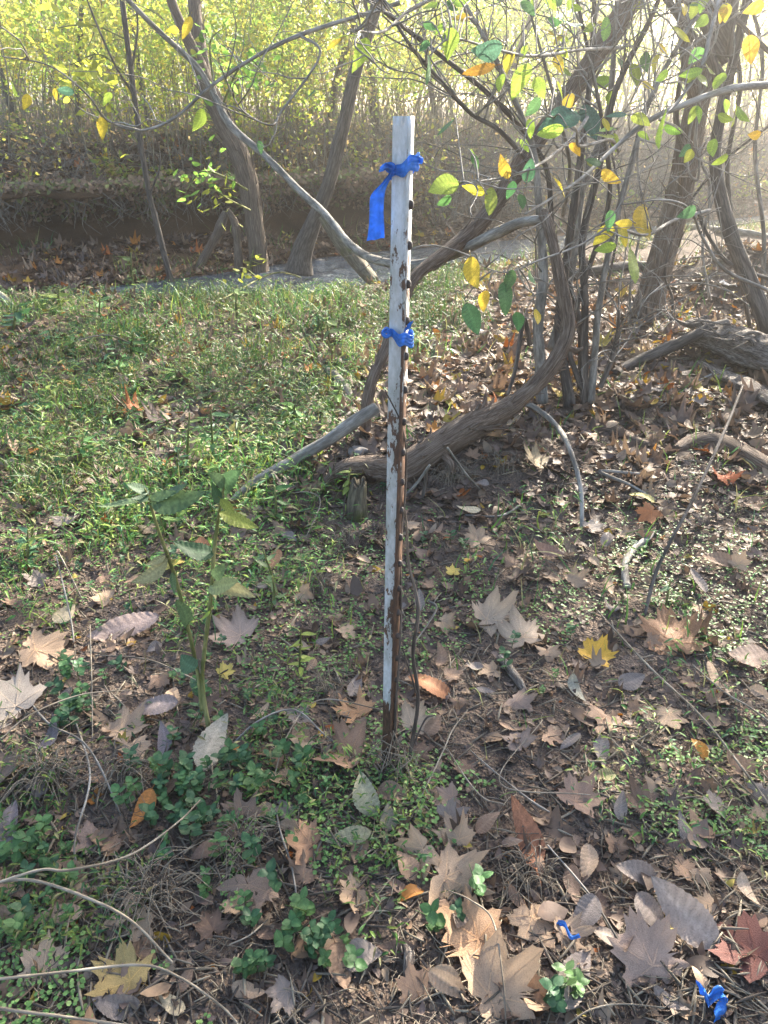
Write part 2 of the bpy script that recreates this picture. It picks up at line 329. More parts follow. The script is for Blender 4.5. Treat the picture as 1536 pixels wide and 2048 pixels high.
def lobed_leaf(seed, curl=1.0, fine=True):
    rs = np.random.default_rng(seed); f = warp(rs, curl)
    H = HALF if fine else HALF[0:1] + HALF[3:5] + HALF[6:9:2] + HALF[11:13] + HALF[14:17:2] + HALF[18:20] + HALF[22:23]
    pts = [(radians(a), r * rs.uniform(.92, 1.08)) for a, r in H] + [(2 * pi - radians(a), r * rs.uniform(.92, 1.08)) for a, r in H[:0:-1]]
    th = np.array([p[0] for p in pts]); r = np.array([p[1] for p in pts]); n = len(th)
    V = [[0, 0]]; rings = (0.33, 0.68, 1.0) if fine else (0.6, 1.0)
    for q in rings:
        rq = r * q if q == 1.0 else q * (r * 0.75 + 0.25 * r.mean())
        rq = np.minimum(rq, r) if q < 1 else rq
        V += list(np.stack([rq * np.sin(th), rq * np.cos(th)], -1))
    V = np.array(V); T = []; k = np.arange(n)
    T.append(np.stack([0 * k, 1 + (k + 1) % n, 1 + k], -1))
    for q in range(len(rings) - 1):
        a = 1 + q * n + k; b = 1 + q * n + (k + 1) % n
        T += [np.stack([a, b, b + n], -1), np.stack([a, b + n, a + n], -1)]
    T = np.concatenate(T); V3 = np.column_stack([V, f(V[:, 0], V[:, 1])])
    if fine and seed % 3:                                  # torn and nibbled edges
        for _ in range(int(rs.integers(1, 4))):
            c = V3[1 + (len(rings) - 1) * n + int(rs.integers(n))]; cen = V3[T].mean(1); T = T[np.hypot(cen[:, 0] - c[0], cen[:, 1] - c[1]) > rs.uniform(.08, .22)]
    col = np.ones((len(V3), 3)); edge = np.arange(len(V3)) >= len(V3) - n
    col[edge] *= rs.uniform(.62, 1.0); col *= rs.uniform(.9, 1.1, (len(V3), 1))
    b = Bag().add(V3, T, col)
    if fine:                                               # raised veins and stalk
        for a_, l in ((0, .92), (47, .82), (-47, .82), (104, .62), (-104, .62)):
            t = np.linspace(0, l, 7); d = np.array([sin(radians(a_)), cos(radians(a_))]); nrm = np.array([d[1], -d[0]])
            w = (0.013 * (1 - t / l) + 0.004)[:, None]; c = d[None] * t[:, None]
            Lp, Rp = c + nrm * w, c - nrm * w
            VV = np.concatenate([np.column_stack([q, f(q[:, 0], q[:, 1]) + 0.008]) for q in (Lp, Rp)])
            i = np.arange(6); b.add(VV, quads_to_tris(np.stack([i, i + 1, i + 8, i + 7], -1)), (1.28, 1.22, 1.12))
        tz = f(np.zeros(5), -np.linspace(0, .4, 5)); P = np.column_stack([.05 * np.sin(np.linspace(0, 2, 5)), -np.linspace(0, .45, 5), tz * .4])
        b.add(*tube(P, 0.013, 4)[:2], (.8, .7, .6))
    return np.concatenate(b.V), np.concatenate(b.T), np.concatenate(b.c)
def oval_leaf(seed, curl=1.0, fine=True, width=0.5, teeth=0.0, tip=1.25):
    rs = np.random.default_rng(seed); f = warp(rs, curl); nl, nw = (25, 9) if fine else (6, 3)
    t = np.linspace(0, 1, nl); w = width * 0.5 * np.sin(pi * t ** (1 / tip) ** 1.0) ** 0.8; w[0] = 0.012; w[-1] = 0.004
    s = np.linspace(-1, 1, nw); X = w[:, None] * s[None]; Y = (t[:, None] - 0.10 * np.abs(s)[None] * np.sin(pi * t)[:, None] * 0.6) + 0 * X
    if teeth: X *= 1 + teeth * ((np.arange(nl) % 2)[:, None] * 2 - 1) * (np.abs(s)[None] ** 6)
    bow = rs.uniform(-.12, .12); X = X + bow * np.sin(pi * t)[:, None]
    Z = f(X, Y - .5) + 0.0
    if fine: Z = Z + 0.012 * np.sin((t[:, None] * 9 - np.abs(s)[None] * 1.2) * 2 * pi) * np.abs(s)[None]
    V = np.stack([X, Y, Z], -1).reshape(-1, 3); T = grid_tris(nl, nw)
    col = np.ones((nl, nw, 3)) * rs.uniform(.9, 1.1, (nl, nw, 1))
    if fine: col[:, nw // 2] *= 1.25; col *= (1 + 0.13 * np.sin((t[:, None] * 9 - np.abs(s)[None] * 1.2) * 2 * pi))[..., None]
    b = Bag().add(V, T, col.reshape(-1, 3))
    if fine:
        P = np.column_stack([np.zeros(4), -np.linspace(-.02, .2, 4), np.interp(np.linspace(-.02, .2, 4), [-.02, .2], [Z[0, nw // 2], Z[0, nw // 2] - .03])])
        b.add(*tube(P, 0.011, 4)[:2], (.75, .7, .6))
    return np.concatenate(b.V), np.concatenate(b.T), np.concatenate(b.c)
def blade(n=4, bend=.5, w=.035):                           # a grass blade, unit long, standing along Z and leaning to +Y
    t = np.linspace(0, 1, n); V = []
    for q in t: V += [[-w * (1 - q) ** .7, bend * q * q, q * (1 - .3 * bend * q)], [w * (1 - q) ** .7, bend * q * q, q * (1 - .3 * bend * q)]]
    V = np.array(V[:-1]); T = []
    for i in range(n - 1):
        a = 2 * i
        if i < n - 2: T += [[a, a + 1, a + 3], [a, a + 3, a + 2]]
        else: T += [[a, a + 1, a + 2]]
    return V, np.array(T), np.ones((len(V), 3))
def lance(bend=.25, w=.12):                                # small pointed leaf along +Y with a folded midrib
    t = np.array([0, .3, .65, 1]); wd = np.array([.01, w, w * .75, .003]); V = []
    for q, ww in zip(t, wd): z = -bend * q * q + .25 * q; V += [[-ww, q, z + ww * .4], [0, q, z], [ww, q, z + ww * .4]]
    return np.array(V), grid_tris(4, 3), np.ones((12, 3))
def disc(n=6):
    th = np.linspace(0, 2 * pi, n, endpoint=False); V = np.column_stack([.5 * np.cos(th), .5 * np.sin(th), .06 * np.cos(2 * th)]); V = np.vstack([V, [0, 0, -.04]])
    k = np.arange(n); return V, np.stack([np.full(n, n), k, (k + 1) % n], -1), np.ones((n + 1, 3))

# ------------------------------------------------------------------ the setting: ground, far bank, water
def build_ground():
    ys = np.concatenate([[-60, -20, -6, -2, -.6], np.linspace(0.0, 3.2, 190), np.linspace(3.2, 9.0, 170)[1:], np.linspace(9.0, 14.0, 60)[1:], [16, 22, 30]])
    s = np.linspace(-1, 1, 230); U, Yy = np.meshgrid(np.sign(s) * np.abs(s) ** 1.25, ys, indexing='xy')
    half = np.interp(ys, [-60, -6, 0, 9, 14, 30], [40, 12, 2.2, 9, 14, 45])[:, None]; X = U * half
    Z = near_z(X, Yy); Z = np.where(Yy > far_edge(X) - 0.25, -1.2, Z)
    link("ground", make_mesh("ground", np.stack([X, Yy, Z], -1).reshape(-1, 3), grid_tris(len(ys), len(s))), M_SOIL, kind="structure",
         label="dark soil of the near creek bank", cat="ground")
def build_bank():
    xs = np.concatenate([np.linspace(-60, -9, 30), np.linspace(-8.8, 12, 230), np.linspace(12.4, 80, 60)])
    b = bar_w(xs)[:, None]; u = sstep(0.8, -0.8, xs)[:, None]; fe = far_edge(xs)[:, None]
    d1 = np.concatenate([[-.5, -.2], np.linspace(0, 1, 16)]); base_d = d1[None] * b
    lowL = np.where(d1[None] < 0, -.45 + d1[None] * .5, -.45 + .36 * d1[None]) + 0 * b
    face_d = np.array([.06, .16, .30, .38, .34, .22, .06, -.06, -.08, .0, .1])[None]; face_z = np.array([-.07, -.02, .08, .22, .34, .42, .47, .51, .57, .61, .62])[None]
    top_d = np.concatenate([np.linspace(.16, 2.2, 26), np.linspace(2.4, 8, 22), [10, 14, 20, 30, 50, 80]])[None]
    D = np.concatenate([base_d, b + face_d + 0 * b, b + top_d + 0 * b], 1)
    X = xs[:, None] + 0 * D; wob = 0.25 * vnoise(xs * 1.9, 2.0)[:, None]; D = D + wob * sstep(.3, 1, D / b)
    Y = fe + D; Zr = far_z(X, Y)
    fz = face_z + 0.22 * vnoise(xs[:, None] * 3.1, face_z * 5) * sstep(-.05, .25, face_z) * sstep(.6, .42, face_z)
    Zl = np.concatenate([lowL + .06 * vnoise(X[:, :len(d1)] * 3, Y[:, :len(d1)] * 3), fz, Zr[:, len(d1) + 11:]], 1)
    Z = Zl * u + Zr * (1 - u); k = len(d1)
    Y[:, k:k + 11] += (.16 * vnoise(X[:, k:k + 11] * 4, Z[:, k:k + 11] * 7) + .3 * vnoise(X[:, k:k + 11] * 1.2 + 8, Z[:, k:k + 11] * 2)) * u
    link("creek_bank", make_mesh("creek_bank", np.stack([X, Y, Z], -1).reshape(-1, 3), grid_tris(len(xs), D.shape[1])[:, ::-1]), M_BANK, kind="structure",
         label="undercut far bank of the creek", cat="bank")
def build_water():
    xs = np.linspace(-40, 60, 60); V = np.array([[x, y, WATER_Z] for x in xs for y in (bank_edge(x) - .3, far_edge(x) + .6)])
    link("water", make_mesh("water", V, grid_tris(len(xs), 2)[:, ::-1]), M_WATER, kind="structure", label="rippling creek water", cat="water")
build_ground(); build_bank(); build_water()

# ------------------------------------------------------------------ steel post
POST = G(776, 1540)
POST_TOP = A(808, 232, POST[1] - 0.02)
def post_frame(z):                                         # axis point and twist of the post at height z above its foot
    t = z / (POST_TOP[2] - POST[2]); return POST + (POST_TOP - POST) * t, radians(30 - 16 * t)
def post_pt(z, u, v):                                      # u across the white web (0 = flange, - = left), v along the flange
    c, a = post_frame(z); return c + np.array([u * cos(a) - v * sin(a) * -1, u * -sin(a) * 0.9 + v * cos(a), 0]) + np.array([0.010, 0, 0])
def build_post():
    H = POST_TOP[2] - POST[2]; zs = np.linspace(-0.12, H, 90)
    root = empty("steel_post", POST, "leaning white-painted studded steel post, rusty at its foot, standing upright in the leaf litter", "post")
    def loft(name, prof, rust, mat, n=90):
        V = np.array([[post_pt(z, *p) for p in prof] for z in zs]); k = len(prof)
        V = V.reshape(-1, 3); T = grid_tris(len(zs), k, True); top = (len(zs) - 1) * k
        T = np.vstack([T, [[top, top + i + 1, top + i + 2] for i in range(k - 2)]])
        zz = np.repeat(zs / H, k); r = np.clip(rust(zz, np.tile(np.array([p[0] for p in prof]), len(zs))), 0, 1)
        me = make_mesh(name, V - POST, T, np.repeat(r[:, None], 3, 1), smooth=False)
        return link(name, me, mat, root)
    e = 0.0016
    us = np.linspace(-.0285, -.001, 7)
    loft("web", [(u, -e) for u in us] + [(u, e) for u in us[::-1]], lambda z, u: 0.11 + 0.07 * np.sin(z * 23) + 0.30 * np.clip((u + .013) / .012, 0, 1) ** 2 * (1.1 - .75 * z) + .05 * (z < .3), M_PAINT)
    loft("flange", [(0, -.017), (.0034, -.017), (.0034, .017), (0, .017)], lambda z, u: np.interp(z, [0, .25, .6, .8, 1], [.62, .50, .40, .22, .12]), M_PAINT)
    sb = Bag(); th = np.linspace(0, 2 * pi, 10, endpoint=False)
    for i, z in enumerate(np.arange(0.10, H - .02, 0.0655)):
        c, a = post_frame(z); V = []
        for r, h in ((.0066, .003), (.0062, .0075), (.004, .0098)):
            for q in th: V.append(post_pt(z + r * 1.25 * sin(q), h, r * cos(q)))
        V.append(post_pt(z, .0102, 0)); V = np.array(V); k = np.arange(10)
        T = np.vstack([grid_tris(3, 10, True), np.stack([np.full(10, 30), 20 + k, 20 + (k + 1) % 10], -1)])
        link("stud", make_mesh("stud", V - POST, T), M_STUD, root)
    # no holes are cut: dark discs on the flange's outer side paint their shade
    for z in (H - .155, H - .19, H - .075, H - .30):
        V = [post_pt(z + .0045 * sin(q), .0037, -.010 + .0036 * cos(q)) for q in th] + [post_pt(z, .0037, -.010)]
        k = np.arange(10); link("hole_shade_disc", make_mesh("hole_shade_disc", np.array(V) - POST, np.stack([np.full(10, 10), k, (k + 1) % 10], -1)), M_STUD, root)
build_post()

def strip(C_, Wd, ns=5, ripple=.0015, seed=0, freq=3.0, fold=None):        # a ribbon along centre points C_ with width vectors Wd
    C_ = np.asarray(C_, float); Wd = np.asarray(Wd, float); n = len(C_); s = np.linspace(-.5, .5, ns); rs = np.random.default_rng(seed)
    D = np.gradient(C_, axis=0); Nn = np.cross(D, Wd); Nn /= np.linalg.norm(Nn, axis=1)[:, None] + 1e-9; ph = rs.uniform(0, 6)
    V = C_[:, None] + Wd[:, None] * s[None, :, None] + Nn[:, None] * (ripple * np.sin(s * freq * 2 * pi + ph)[None] * (1 + .6 * np.sin(np.linspace(0, 5, n) + ph))[:, None])[..., None]
    V = V.reshape(-1, 3); T = grid_tris(n, ns)
    return np.vstack([V, V + np.repeat(Nn, ns, 0) * 0.0003]), np.vstack([T, T[:, ::-1] + len(V)])
def build_ribbons():
    def wrap(z0, wid, tilt, seed, rpad=.004):
        c, a = post_frame(z0); pts, ws = [], []
        loop = [(-.030, -.005), (-.015, -.010), (0, -.021), (.009, -.014), (.0175, 0), (.009, .014), (0, .021), (-.015, .009), (-.030, .005), (-.032, 0), (-.030, -.005)]
        L = spline(np.array(loop), 60)
        for i, (u, v) in enumerate(L):
            zz = z0 + tilt * (u + .008) + (.003 * sin(i * .5)); pts.append(post_pt(zz, u, v))
            w = wid * (0.45 + .55 * np.clip((u + .031) / .030, 0, 1)); ws.append([0.02 * w, 0, w])
        return strip(pts, ws, 13, .0011, seed, 3.6)
    H = POST_TOP[2] - POST[2]
    def zat(py): return A(806, py, POST[1] - .01)[2] - POST[2]
    Yr = POST[1] - .03
    base = post_pt(zat(340), -.03, -.006)
    r1 = empty("flagging_ribbon", base, "blue plastic flagging ribbon with a long hanging tail tied near the top of the post", "ribbon")
    V, T = wrap(zat(336), .024, .45, 1); link("band", make_mesh("band", V - base, T), M_BLUE, r1)
    k = base + np.array([0.0, -.004, .002])
    kv, kt, _ = tube(spline([k + [.007, 0, -.006], k + [-.004, -.006, -.002], k + [-.006, -.003, .006], k + [.004, -.004, .007], k + [.006, 0, 0]], 18), .0034, 7, .6, 0, 3)
    link("knot", make_mesh("knot", kv - base, kt), M_BLUE, r1)
    def path(pp, w0, name, root, seed, dep=0.0, ns=13, rip=.0016):
        pts = np.array([A(x, y, Yr + d) for x, y, d, *_ in pp]); wv = np.array([[wx * .00082, wd, wz * .00082] for *_, wx, wz, wd in pp])
        Q = spline(np.hstack([pts, wv]), 34); V, T = strip(Q[:, :3], Q[:, 3:], ns, rip, seed, 1.6)
        return link(name, make_mesh(name, V - r1_base[0], T), M_BLUE, root)
    r1_base = [base]
    path([(783, 342, 0, 8, 6, .002), (772, 362, -.004, 20, 10, .004), (758, 382, -.010, 28, 8, .006), (754, 398, -.010, 29, 2, .008), (753, 425, -.008, 29, 1, .006), (753, 452, -.004, 32, 2, .004), (751, 479, 0, 37, 6, .003)], 0, "tail", r1, 2)
    path([(784, 338, -.002, 3, 8, .003), (775, 333, -.006, 5, 12, .004), (768, 334, -.008, 4, 13, .006), (759, 339, -.006, 3, 7, .006)], 0, "loose_end", r1, 3, rip=.0025)
    path([(825, 325, .02, 2, 7, .004), (830, 321, .012, 3, 19, .004), (838, 319, .006, 4, 15, .004), (846, 323, .0, 3, 10, .004)], 0, "loose_end", r1, 4, rip=.002)
    z2 = zat(666); base2 = post_pt(z2, -.03, -.006); r1_base[0] = base2
    Yr = POST[1] - .03
    r2 = empty("flagging_ribbon", base2, "short blue ribbon knotted around the middle of the post, without a tail", "ribbon")
    V, T = wrap(z2 - .004, .024, -.25, 5); link("band", make_mesh("band", V - base2, T), M_BLUE, r2)
    k = base2 + np.array([-.002, -.003, .002])
    kv, kt, _ = tube(spline([k + [.008, 0, -.003], k + [-.002, -.005, -.006], k + [-.006, -.003, .003], k + [.003, -.004, .006], k + [.007, 0, 0]], 18), .0036, 7, .6, 0, 8)
    link("knot", make_mesh("knot", kv - base2, kt), M_BLUE, r2)
    path([(779, 661, 0, 3, 8, .003), (773, 660, -.004, 3, 13, .004), (767, 661, -.006, 3, 12, .004)], 0, "loose_end", r2, 6, rip=.0025)
    path([(806, 668, .0, 4, 14, .003), (814, 656, .003, 8, 15, .004), (821, 646, .008, 6, 12, .004)], 0, "loose_end", r2, 7, rip=.003)
    # scraps of the same ribbon on the ground
    for (pp, lab, sd) in ((((1388, 1998), (1400, 2003), (1412, 2010), (1424, 2002), (1438, 2008), (1444, 2024), (1430, 2040), (1422, 2052)), "crumpled scrap of blue ribbon lying by the lower corner of the leaf litter", 9),
                          (((1112, 1862), (1125, 1872), (1140, 1884), (1156, 1886)), "small blue ribbon scrap half buried beneath brown leaves", 12)):
        g = np.array([G(*p) for p in pp]); g[:, 2] += .02 + .008 * np.sin(np.arange(len(g)) * 2.1); rs = np.random.default_rng(sd)
        ws = np.array([[.006 * rs.normal(), .018, .012 + .006 * rs.normal()] for _ in g]) * (1.0 if sd == 9 else .45)
        Q = spline(np.hstack([g, ws]), 40); V, T = strip(Q[:, :3], Q[:, 3:], 6, .003, sd, 1.3)
        link("ribbon_scrap", make_mesh("ribbon_scrap", V - g[0], T), M_BLUE, loc=g[0], label=lab, cat="ribbon scrap")
build_ribbons()

# ------------------------------------------------------------------ trunks, vine, logs, roots
def limb(ctrl, mat, name, parent=None, off=(0, 0, 0), sides=12, n=None, rough=.25, ridges=0, seed=0, col=(1, 1, 1), **kw):
    """ctrl: rows (px, py, forward distance, width in pixels): a limb seen along that line at its true distance"""
    P = np.array([np.append(A(x, y, Y), w * 0.5 * mpp(A(x, y, Y))) for x, y, Y, w in ctrl])
    Q = spline(P, n or max(12, 8 * len(ctrl))); V, T, b = tube(Q[:, :3], np.maximum(Q[:, 3], .001), sides, rough, ridges, seed)
    if parent is not None: off = parent.location
    me = make_mesh(name, V - np.asarray(off)[None], T, np.tile(col, (len(V), 1)), b)
    o = link(name, me, mat, parent, **kw)
    if parent is None: o.location = off
    return o, Q
def peel(Q, parent, mat, n, seed, name="bark_strips"):      # loose strips of bark lifting off a stem
    r = np.random.default_rng(seed); b = Bag()
    for _ in range(n):
        i = int(r.integers(3, len(Q) - 8)); m = int(r.integers(4, 8)); S = Q[i:i + m, :3].copy(); R = Q[i:i + m, 3]; d = S[-1] - S[0]; d /= np.linalg.norm(d) + 1e-9
        v = r.normal(size=3); v -= d * (v @ d); v /= np.linalg.norm(v); lift = np.linspace(0, 1, m) ** 2 * r.uniform(.1, .9)
        S = S + v[None] * (R * (.98 + lift))[:, None] + np.cross(d, v)[None] * (R * r.normal() * .15 * np.linspace(0, 1, m))[:, None]
        V, T, bk = tube(spline(S, 8), np.linspace(.10, .03, 8) * R.mean() * r.uniform(.6, 1.6), 4, seed=int(r.integers(99))); b.add(V, T, bark=bk)
    link(name, b.mesh(name, np.array(parent.location)), mat, parent, kind="stuff")
def foot(px, py): g = G(px, py); return g
def rootflare(ctrl, f=1.35): c = list(ctrl); x, y, Y, w = c[0]; return [(x, y + w * .25, Y, w * f)] + c

TREES = {}
def tree(name, key, base_px, label, cat="tree", group=None):
    g = G(*base_px); TREES[key] = (empty(name, g, label, cat, group), g); return TREES[key]

# leaning forked tree on the near edge of the creek
T1, g1 = tree("leaning_tree", "fork", (522, 578), "shaggy-barked tree leaning toward the thicket, forked above, at the grassy creek edge")
Y1 = g1[1]
_, QT1 = limb([(524, 586, Y1, 48), (520, 560, Y1, 38), (511, 460, Y1 + .1, 36), (490, 340, Y1 + .2, 38), (441, 230, Y1 + .35, 37), (412, 165, Y1 + .45, 31), (397, 80, Y1 + .55, 27), (388, 0, Y1 + .65, 26), (380, -160, Y1 + .8, 24), (390, -420, Y1 + .9, 18)], M_BARK, "trunk", T1, sides=26, n=110, rough=.22, ridges=16, seed=1)
limb([(432, 215, Y1 + .35, 24), (405, 140, Y1 + .3, 24), (375, 78, Y1 + .25, 22), (340, -5, Y1 + .2, 20), (290, -180, Y1, 17)], M_BARK, "fork_limb", T1, sides=18, n=60, rough=.16, ridges=12, seed=2)
limb([(478, 565, Y1 - .1, 20), (476, 500, Y1 + .02, 17), (470, 450, Y1 + .12, 15), (455, 418, Y1 + .2, 9)], M_BARK, "dead_side_stem", T1, sides=12, n=30, rough=.4, ridges=8, seed=3)
# dark trunk leaning the other way
T2, g2 = tree("leaning_tree", "lean", (602, 528), "smooth dark trunk leaning right beyond the forked tree, rooted at the water's edge")
g2 = np.array([A(602, 528, 9.9)[0], 9.9, -.3]); T2.location = g2; Y2 = 9.9
limb([(598, 545, Y2, 58), (604, 505, Y2, 42), (628, 445, Y2 - .05, 32), (656, 372, Y2 - .1, 28), (681, 275, Y2 - .1, 27), (710, 150, Y2 - .1, 25), (748, 30, Y2, 24), (790, -120, Y2, 21), (830, -330, Y2, 16)], M_DARK, "trunk", T2, sides=20, n=80, rough=.14, ridges=10, seed=4)
limb([(716, 135, Y2 - .1, 9), (735, 60, Y2 - .2, 8), (728, -10, Y2 - .3, 7), (700, -120, Y2 - .4, 5)], M_DARK, "branch", T2, sides=8, seed=5)
# right-hand tree
T3, g3 = tree("leaning_tree", "right", (1296, 632), "stout straight-grained trunk leaning right behind the twiggy shrub, above orange leaves")
Y3 = g3[1]
_, QT3 = limb([(1292, 642, Y3, 74), (1300, 605, Y3, 58), (1330, 495, Y3 + .1, 52), (1362, 375, Y3 + .2, 50), (1393, 215, Y3 + .2, 46), (1425, 90, Y3 + .2, 48), (1448, 0, Y3 + .2, 48), (1490, -200, Y3 + .2, 40), (1520, -480, Y3, 30)], M_BARK, "trunk", T3, sides=24, n=100, rough=.12, ridges=18, seed=6)
limb([(1393, 210, Y3 + .2, 26), (1372, 120, Y3 + .1, 23), (1365, 30, Y3, 22), (1345, -120, Y3 - .1, 18)], M_BARK, "fork_limb", T3, sides=14, n=40, rough=.15, ridges=8, seed=7)
limb([(1360, 390, Y3 + .1, 16), (1366, 300, Y3 - .1, 14), (1352, 230, Y3 - .15, 12), (1368, 120, Y3 - .2, 9), (1390, -20, Y3 - .2, 7)], M_DARK, "branch", T3, sides=9, rough=.3, seed=8)
# rightmost trunk
T4, g4 = tree("leaning_tree", "edge", (1532, 690), "dark leaning trunk at the picture's edge behind the broken log")
Y4 = g4[1]
limb([(1545, 700, Y4, 38), (1528, 640, Y4, 34), (1495, 555, Y4 + .1, 34), (1462, 470, Y4 + .15, 30), (1442, 400, Y4 + .2, 26), (1430, 300, Y4 + .2, 22), (1460, 150, Y4 + .2, 20), (1500, -30, Y4 + .2, 18), (1530, -300, Y4, 14)], M_DARK, "trunk", T4, sides=16, n=70, rough=.2, ridges=8, seed=9)
T5, g5 = tree("leaning_tree", "pole", (345, 572), "slim straight sapling trunk rising in front of the undercut bank")
Y5 = g5[1]
limb([(346, 580, Y5, 15), (338, 545, Y5, 12), (320, 475, Y5, 12), (296, 375, Y5, 11), (276, 250, Y5, 11), (260, 125, Y5, 11), (245, 0, Y5, 11), (232, -160, Y5, 9), (230, -400, Y5, 6)], M_DARK, "trunk", T5, sides=10, n=60, rough=.2, seed=10)
for k, c in enumerate(([(268, 190, Y5, 5), (230, 130, Y5 - .2, 5), (190, 40, Y5 - .3, 4), (160, -40, Y5 - .3, 3)], [(262, 140, Y5, 5), (275, 60, Y5 - .1, 4), (268, -30, Y5 - .1, 3)], [(300, 390, Y5, 4), (320, 330, Y5 - .1, 3), (318, 290, Y5 - .1, 2)])):
    limb(c, M_DARK, "branch", T5, sides=6, seed=20 + k)
limb([(388, 556, Y1 - .1, 17), (400, 530, Y1, 17), (425, 485, Y1 + .1, 18), (440, 455, Y1 + .15, 20), (452, 425, Y1 + .2, 14)], M_BARK, "leaning_snag", off=G(388, 556), sides=14, rough=.4, ridges=8, seed=11,
     label="short broken snag leaning right beside the forked tree", cat="snag")
limb([(648, 432, 9.3, 24), (668, 462, 9.2, 30), (694, 498, 9.0, 32), (724, 534, 8.8, 30), (750, 566, 8.4, 22)], M_MOSSY, "mossy_log", off=A(694, 498, 9), sides=18, n=40, rough=.3, ridges=8, seed=12,
     label="mossy log slanting down into the bright water", cat="log")

# the long grapevine: root, loop, crossing behind the post, up to the left
VY = G(800, 950)[1]
vb = G(700, 945)
vine = empty("grapevine", vb, "thick shaggy grapevine arching from the ground, looping up and away behind the post", "vine")
_, QV1 = limb([(648, 968, VY - .05, 14), (690, 940, VY - .05, 36), (745, 938, VY - .02, 50), (800, 940, VY, 62), (860, 905, VY + .05, 60), (930, 862, VY + .15, 56), (1000, 826, VY + .25, 44), (1036, 802, VY + .3, 38)], M_VINE, "root_stem", vine, sides=28, n=110, rough=.3, ridges=22, seed=13)
_, QV2 = limb([(1000, 822, VY + .26, 34), (1040, 796, VY + .3, 33), (1080, 760, VY + .35, 33), (1114, 715, VY + .4, 33), (1137, 660, VY + .45, 31), (1130, 600, VY + .5, 27), (1110, 505, VY + .6, 22), (1094, 445, VY + .7, 20), (1086, 425, VY + .75, 18)], M_VINE, "loop_stem", vine, sides=22, n=110, rough=.28, ridges=18, seed=14)
limb([(1092, 436, VY + .75, 17), (1078, 440, VY + .78, 19), (1040, 446, VY + .85, 20), (993, 466, VY + .95, 21), (918, 503, VY + 1.1, 21), (833, 530, VY + 1.25, 20), (768, 524, VY + 1.5, 18), (728, 510, VY + 1.9, 17), (690, 478, VY + 2.3, 15), (650, 428, VY + 2.7, 15), (600, 382, VY + 3.0, 14), (530, 312, VY + 3.4, 14), (462, 252, VY + 3.7, 14), (428, 190, VY + 3.8, 13), (392, 132, VY + 3.8, 11), (322, 66, VY + 3.7, 10), (255, -2, VY + 3.6, 9), (150, -120, VY + 3.5, 7)], M_GREY, "climbing_stem", vine, sides=14, n=170, rough=.2, ridges=8, seed=15)
# second heavy vine: leaning from the top right, passing behind the post to the ground
v2b = G(731, 868)
vine2 = empty("grapevine", v2b, "straight dark vine stem slanting down from the upper branches behind the post", "vine")
VB = v2b[1]
_, QV3 = limb([(730, 872, VB, 21), (733, 820, VB + .03, 22), (745, 760, VB + .1, 22), (768, 705, VB + .2, 21), (800, 620, VB + .35, 22), (828, 556, VB + .5, 26), (900, 500, VB + .7, 29), (973, 432, VB + .9, 31), (1048, 320, VB + 1.1, 33), (1138, 190, VB + 1.3, 36), (1200, 95, VB + 1.4, 38), (1268, -10, VB + 1.5, 40), (1370, -200, VB + 1.6, 36)], M_VINE, "stem", vine2, sides=24, n=150, rough=.28, ridges=18, seed=16)

for k, (Q, pr, mt, n) in enumerate(((QT1, T1, M_BARK, 110), (QV1, vine, M_VINE, 130), (QV2, vine, M_VINE, 90), (QV3, vine2, M_VINE, 120), (QT3, T3, M_BARK, 90))): peel(Q, pr, mt, n, 600 + k)
for k, c in enumerate(([(960, 846, VY + .2, 22), (955, 822, VY + .2, 14), (962, 808, VY + .2, 7)], [(880, 905, VY + .05, 16), (900, 925, VY - .02, 12), (905, 945, VY - .04, 8)], [(1128, 690, VY + .42, 14), (1150, 700, VY + .4, 9), (1166, 696, VY + .4, 5)])): limb(c, M_VINE, "stub", vine, sides=9, rough=.5, ridges=6, seed=640 + k)
# fallen branches, roots, log, stump
def ground_limb(name, pts, mat, label, cat, lift=.5, sides=14, rough=.25, ridges=6, seed=0, group=None, n=None):
    P = []
    for x, y, w, *h in pts:
        g = G(x, y); r = w * .5 * mpp(g); P.append([g[0], g[1], g[2] + r * lift + (h[0] if h else 0), r])
    Q = spline(P, n or 10 * len(P)); V, T, b = tube(Q[:, :3], np.maximum(Q[:, 3], .0008), sides, rough, ridges, seed)
    return link(name, make_mesh(name, V - Q[0, :3], T, np.ones((len(V), 3)), b), mat, loc=Q[0, :3], label=label, cat=cat, group=group)
ground_limb("fallen_branch", [(440, 1030, 10), (500, 985, 18, .02), (580, 950, 21, .05), (660, 920, 23, .09), (720, 893, 24, .12), (752, 878, 24, .14)], M_GREY, "straight grey fallen branch propped on the vine root beside the post", "branch", seed=31)
ground_limb("exposed_root", [(1350, 905, 22), (1385, 893, 38), (1430, 893, 42), (1475, 912, 42), (1520, 938, 42), (1570, 968, 40)], M_VINE, "thick bare root arching out of the dirt below the broken log", "root", lift=.3, sides=22, ridges=16, seed=32)
ground_limb("exposed_root", [(1110, 832, 14), (1170, 856, 22), (1225, 864, 26), (1270, 888, 26), (1310, 900, 18), (1335, 905, 8)], M_VINE, "low half-buried root running toward the thick bare root", "root", lift=.1, sides=16, ridges=10, seed=33)
ground_limb("fallen_branch", [(1225, 752, 16), (1270, 738, 20, .03), (1330, 725, 22, .08), (1400, 712, 20, .16), (1440, 706, 16, .2)], M_DARK, "dark crooked branch leaning onto the broken log", "branch", seed=34)
ground_limb("fallen_branch", [(1110, 560, 18), (1180, 556, 22, .03), (1260, 548, 22, .04), (1300, 545, 16, .04)], M_DARK, "dark fallen bough lying behind the shrub stems", "branch", seed=35)
ground_limb("fallen_branch", [(655, 745, 14), (675, 765, 16, .02), (695, 792, 15, .02), (706, 806, 9)], M_GREY, "short grey stub of wood in the sunlit grass behind the fallen branch", "branch", seed=36)
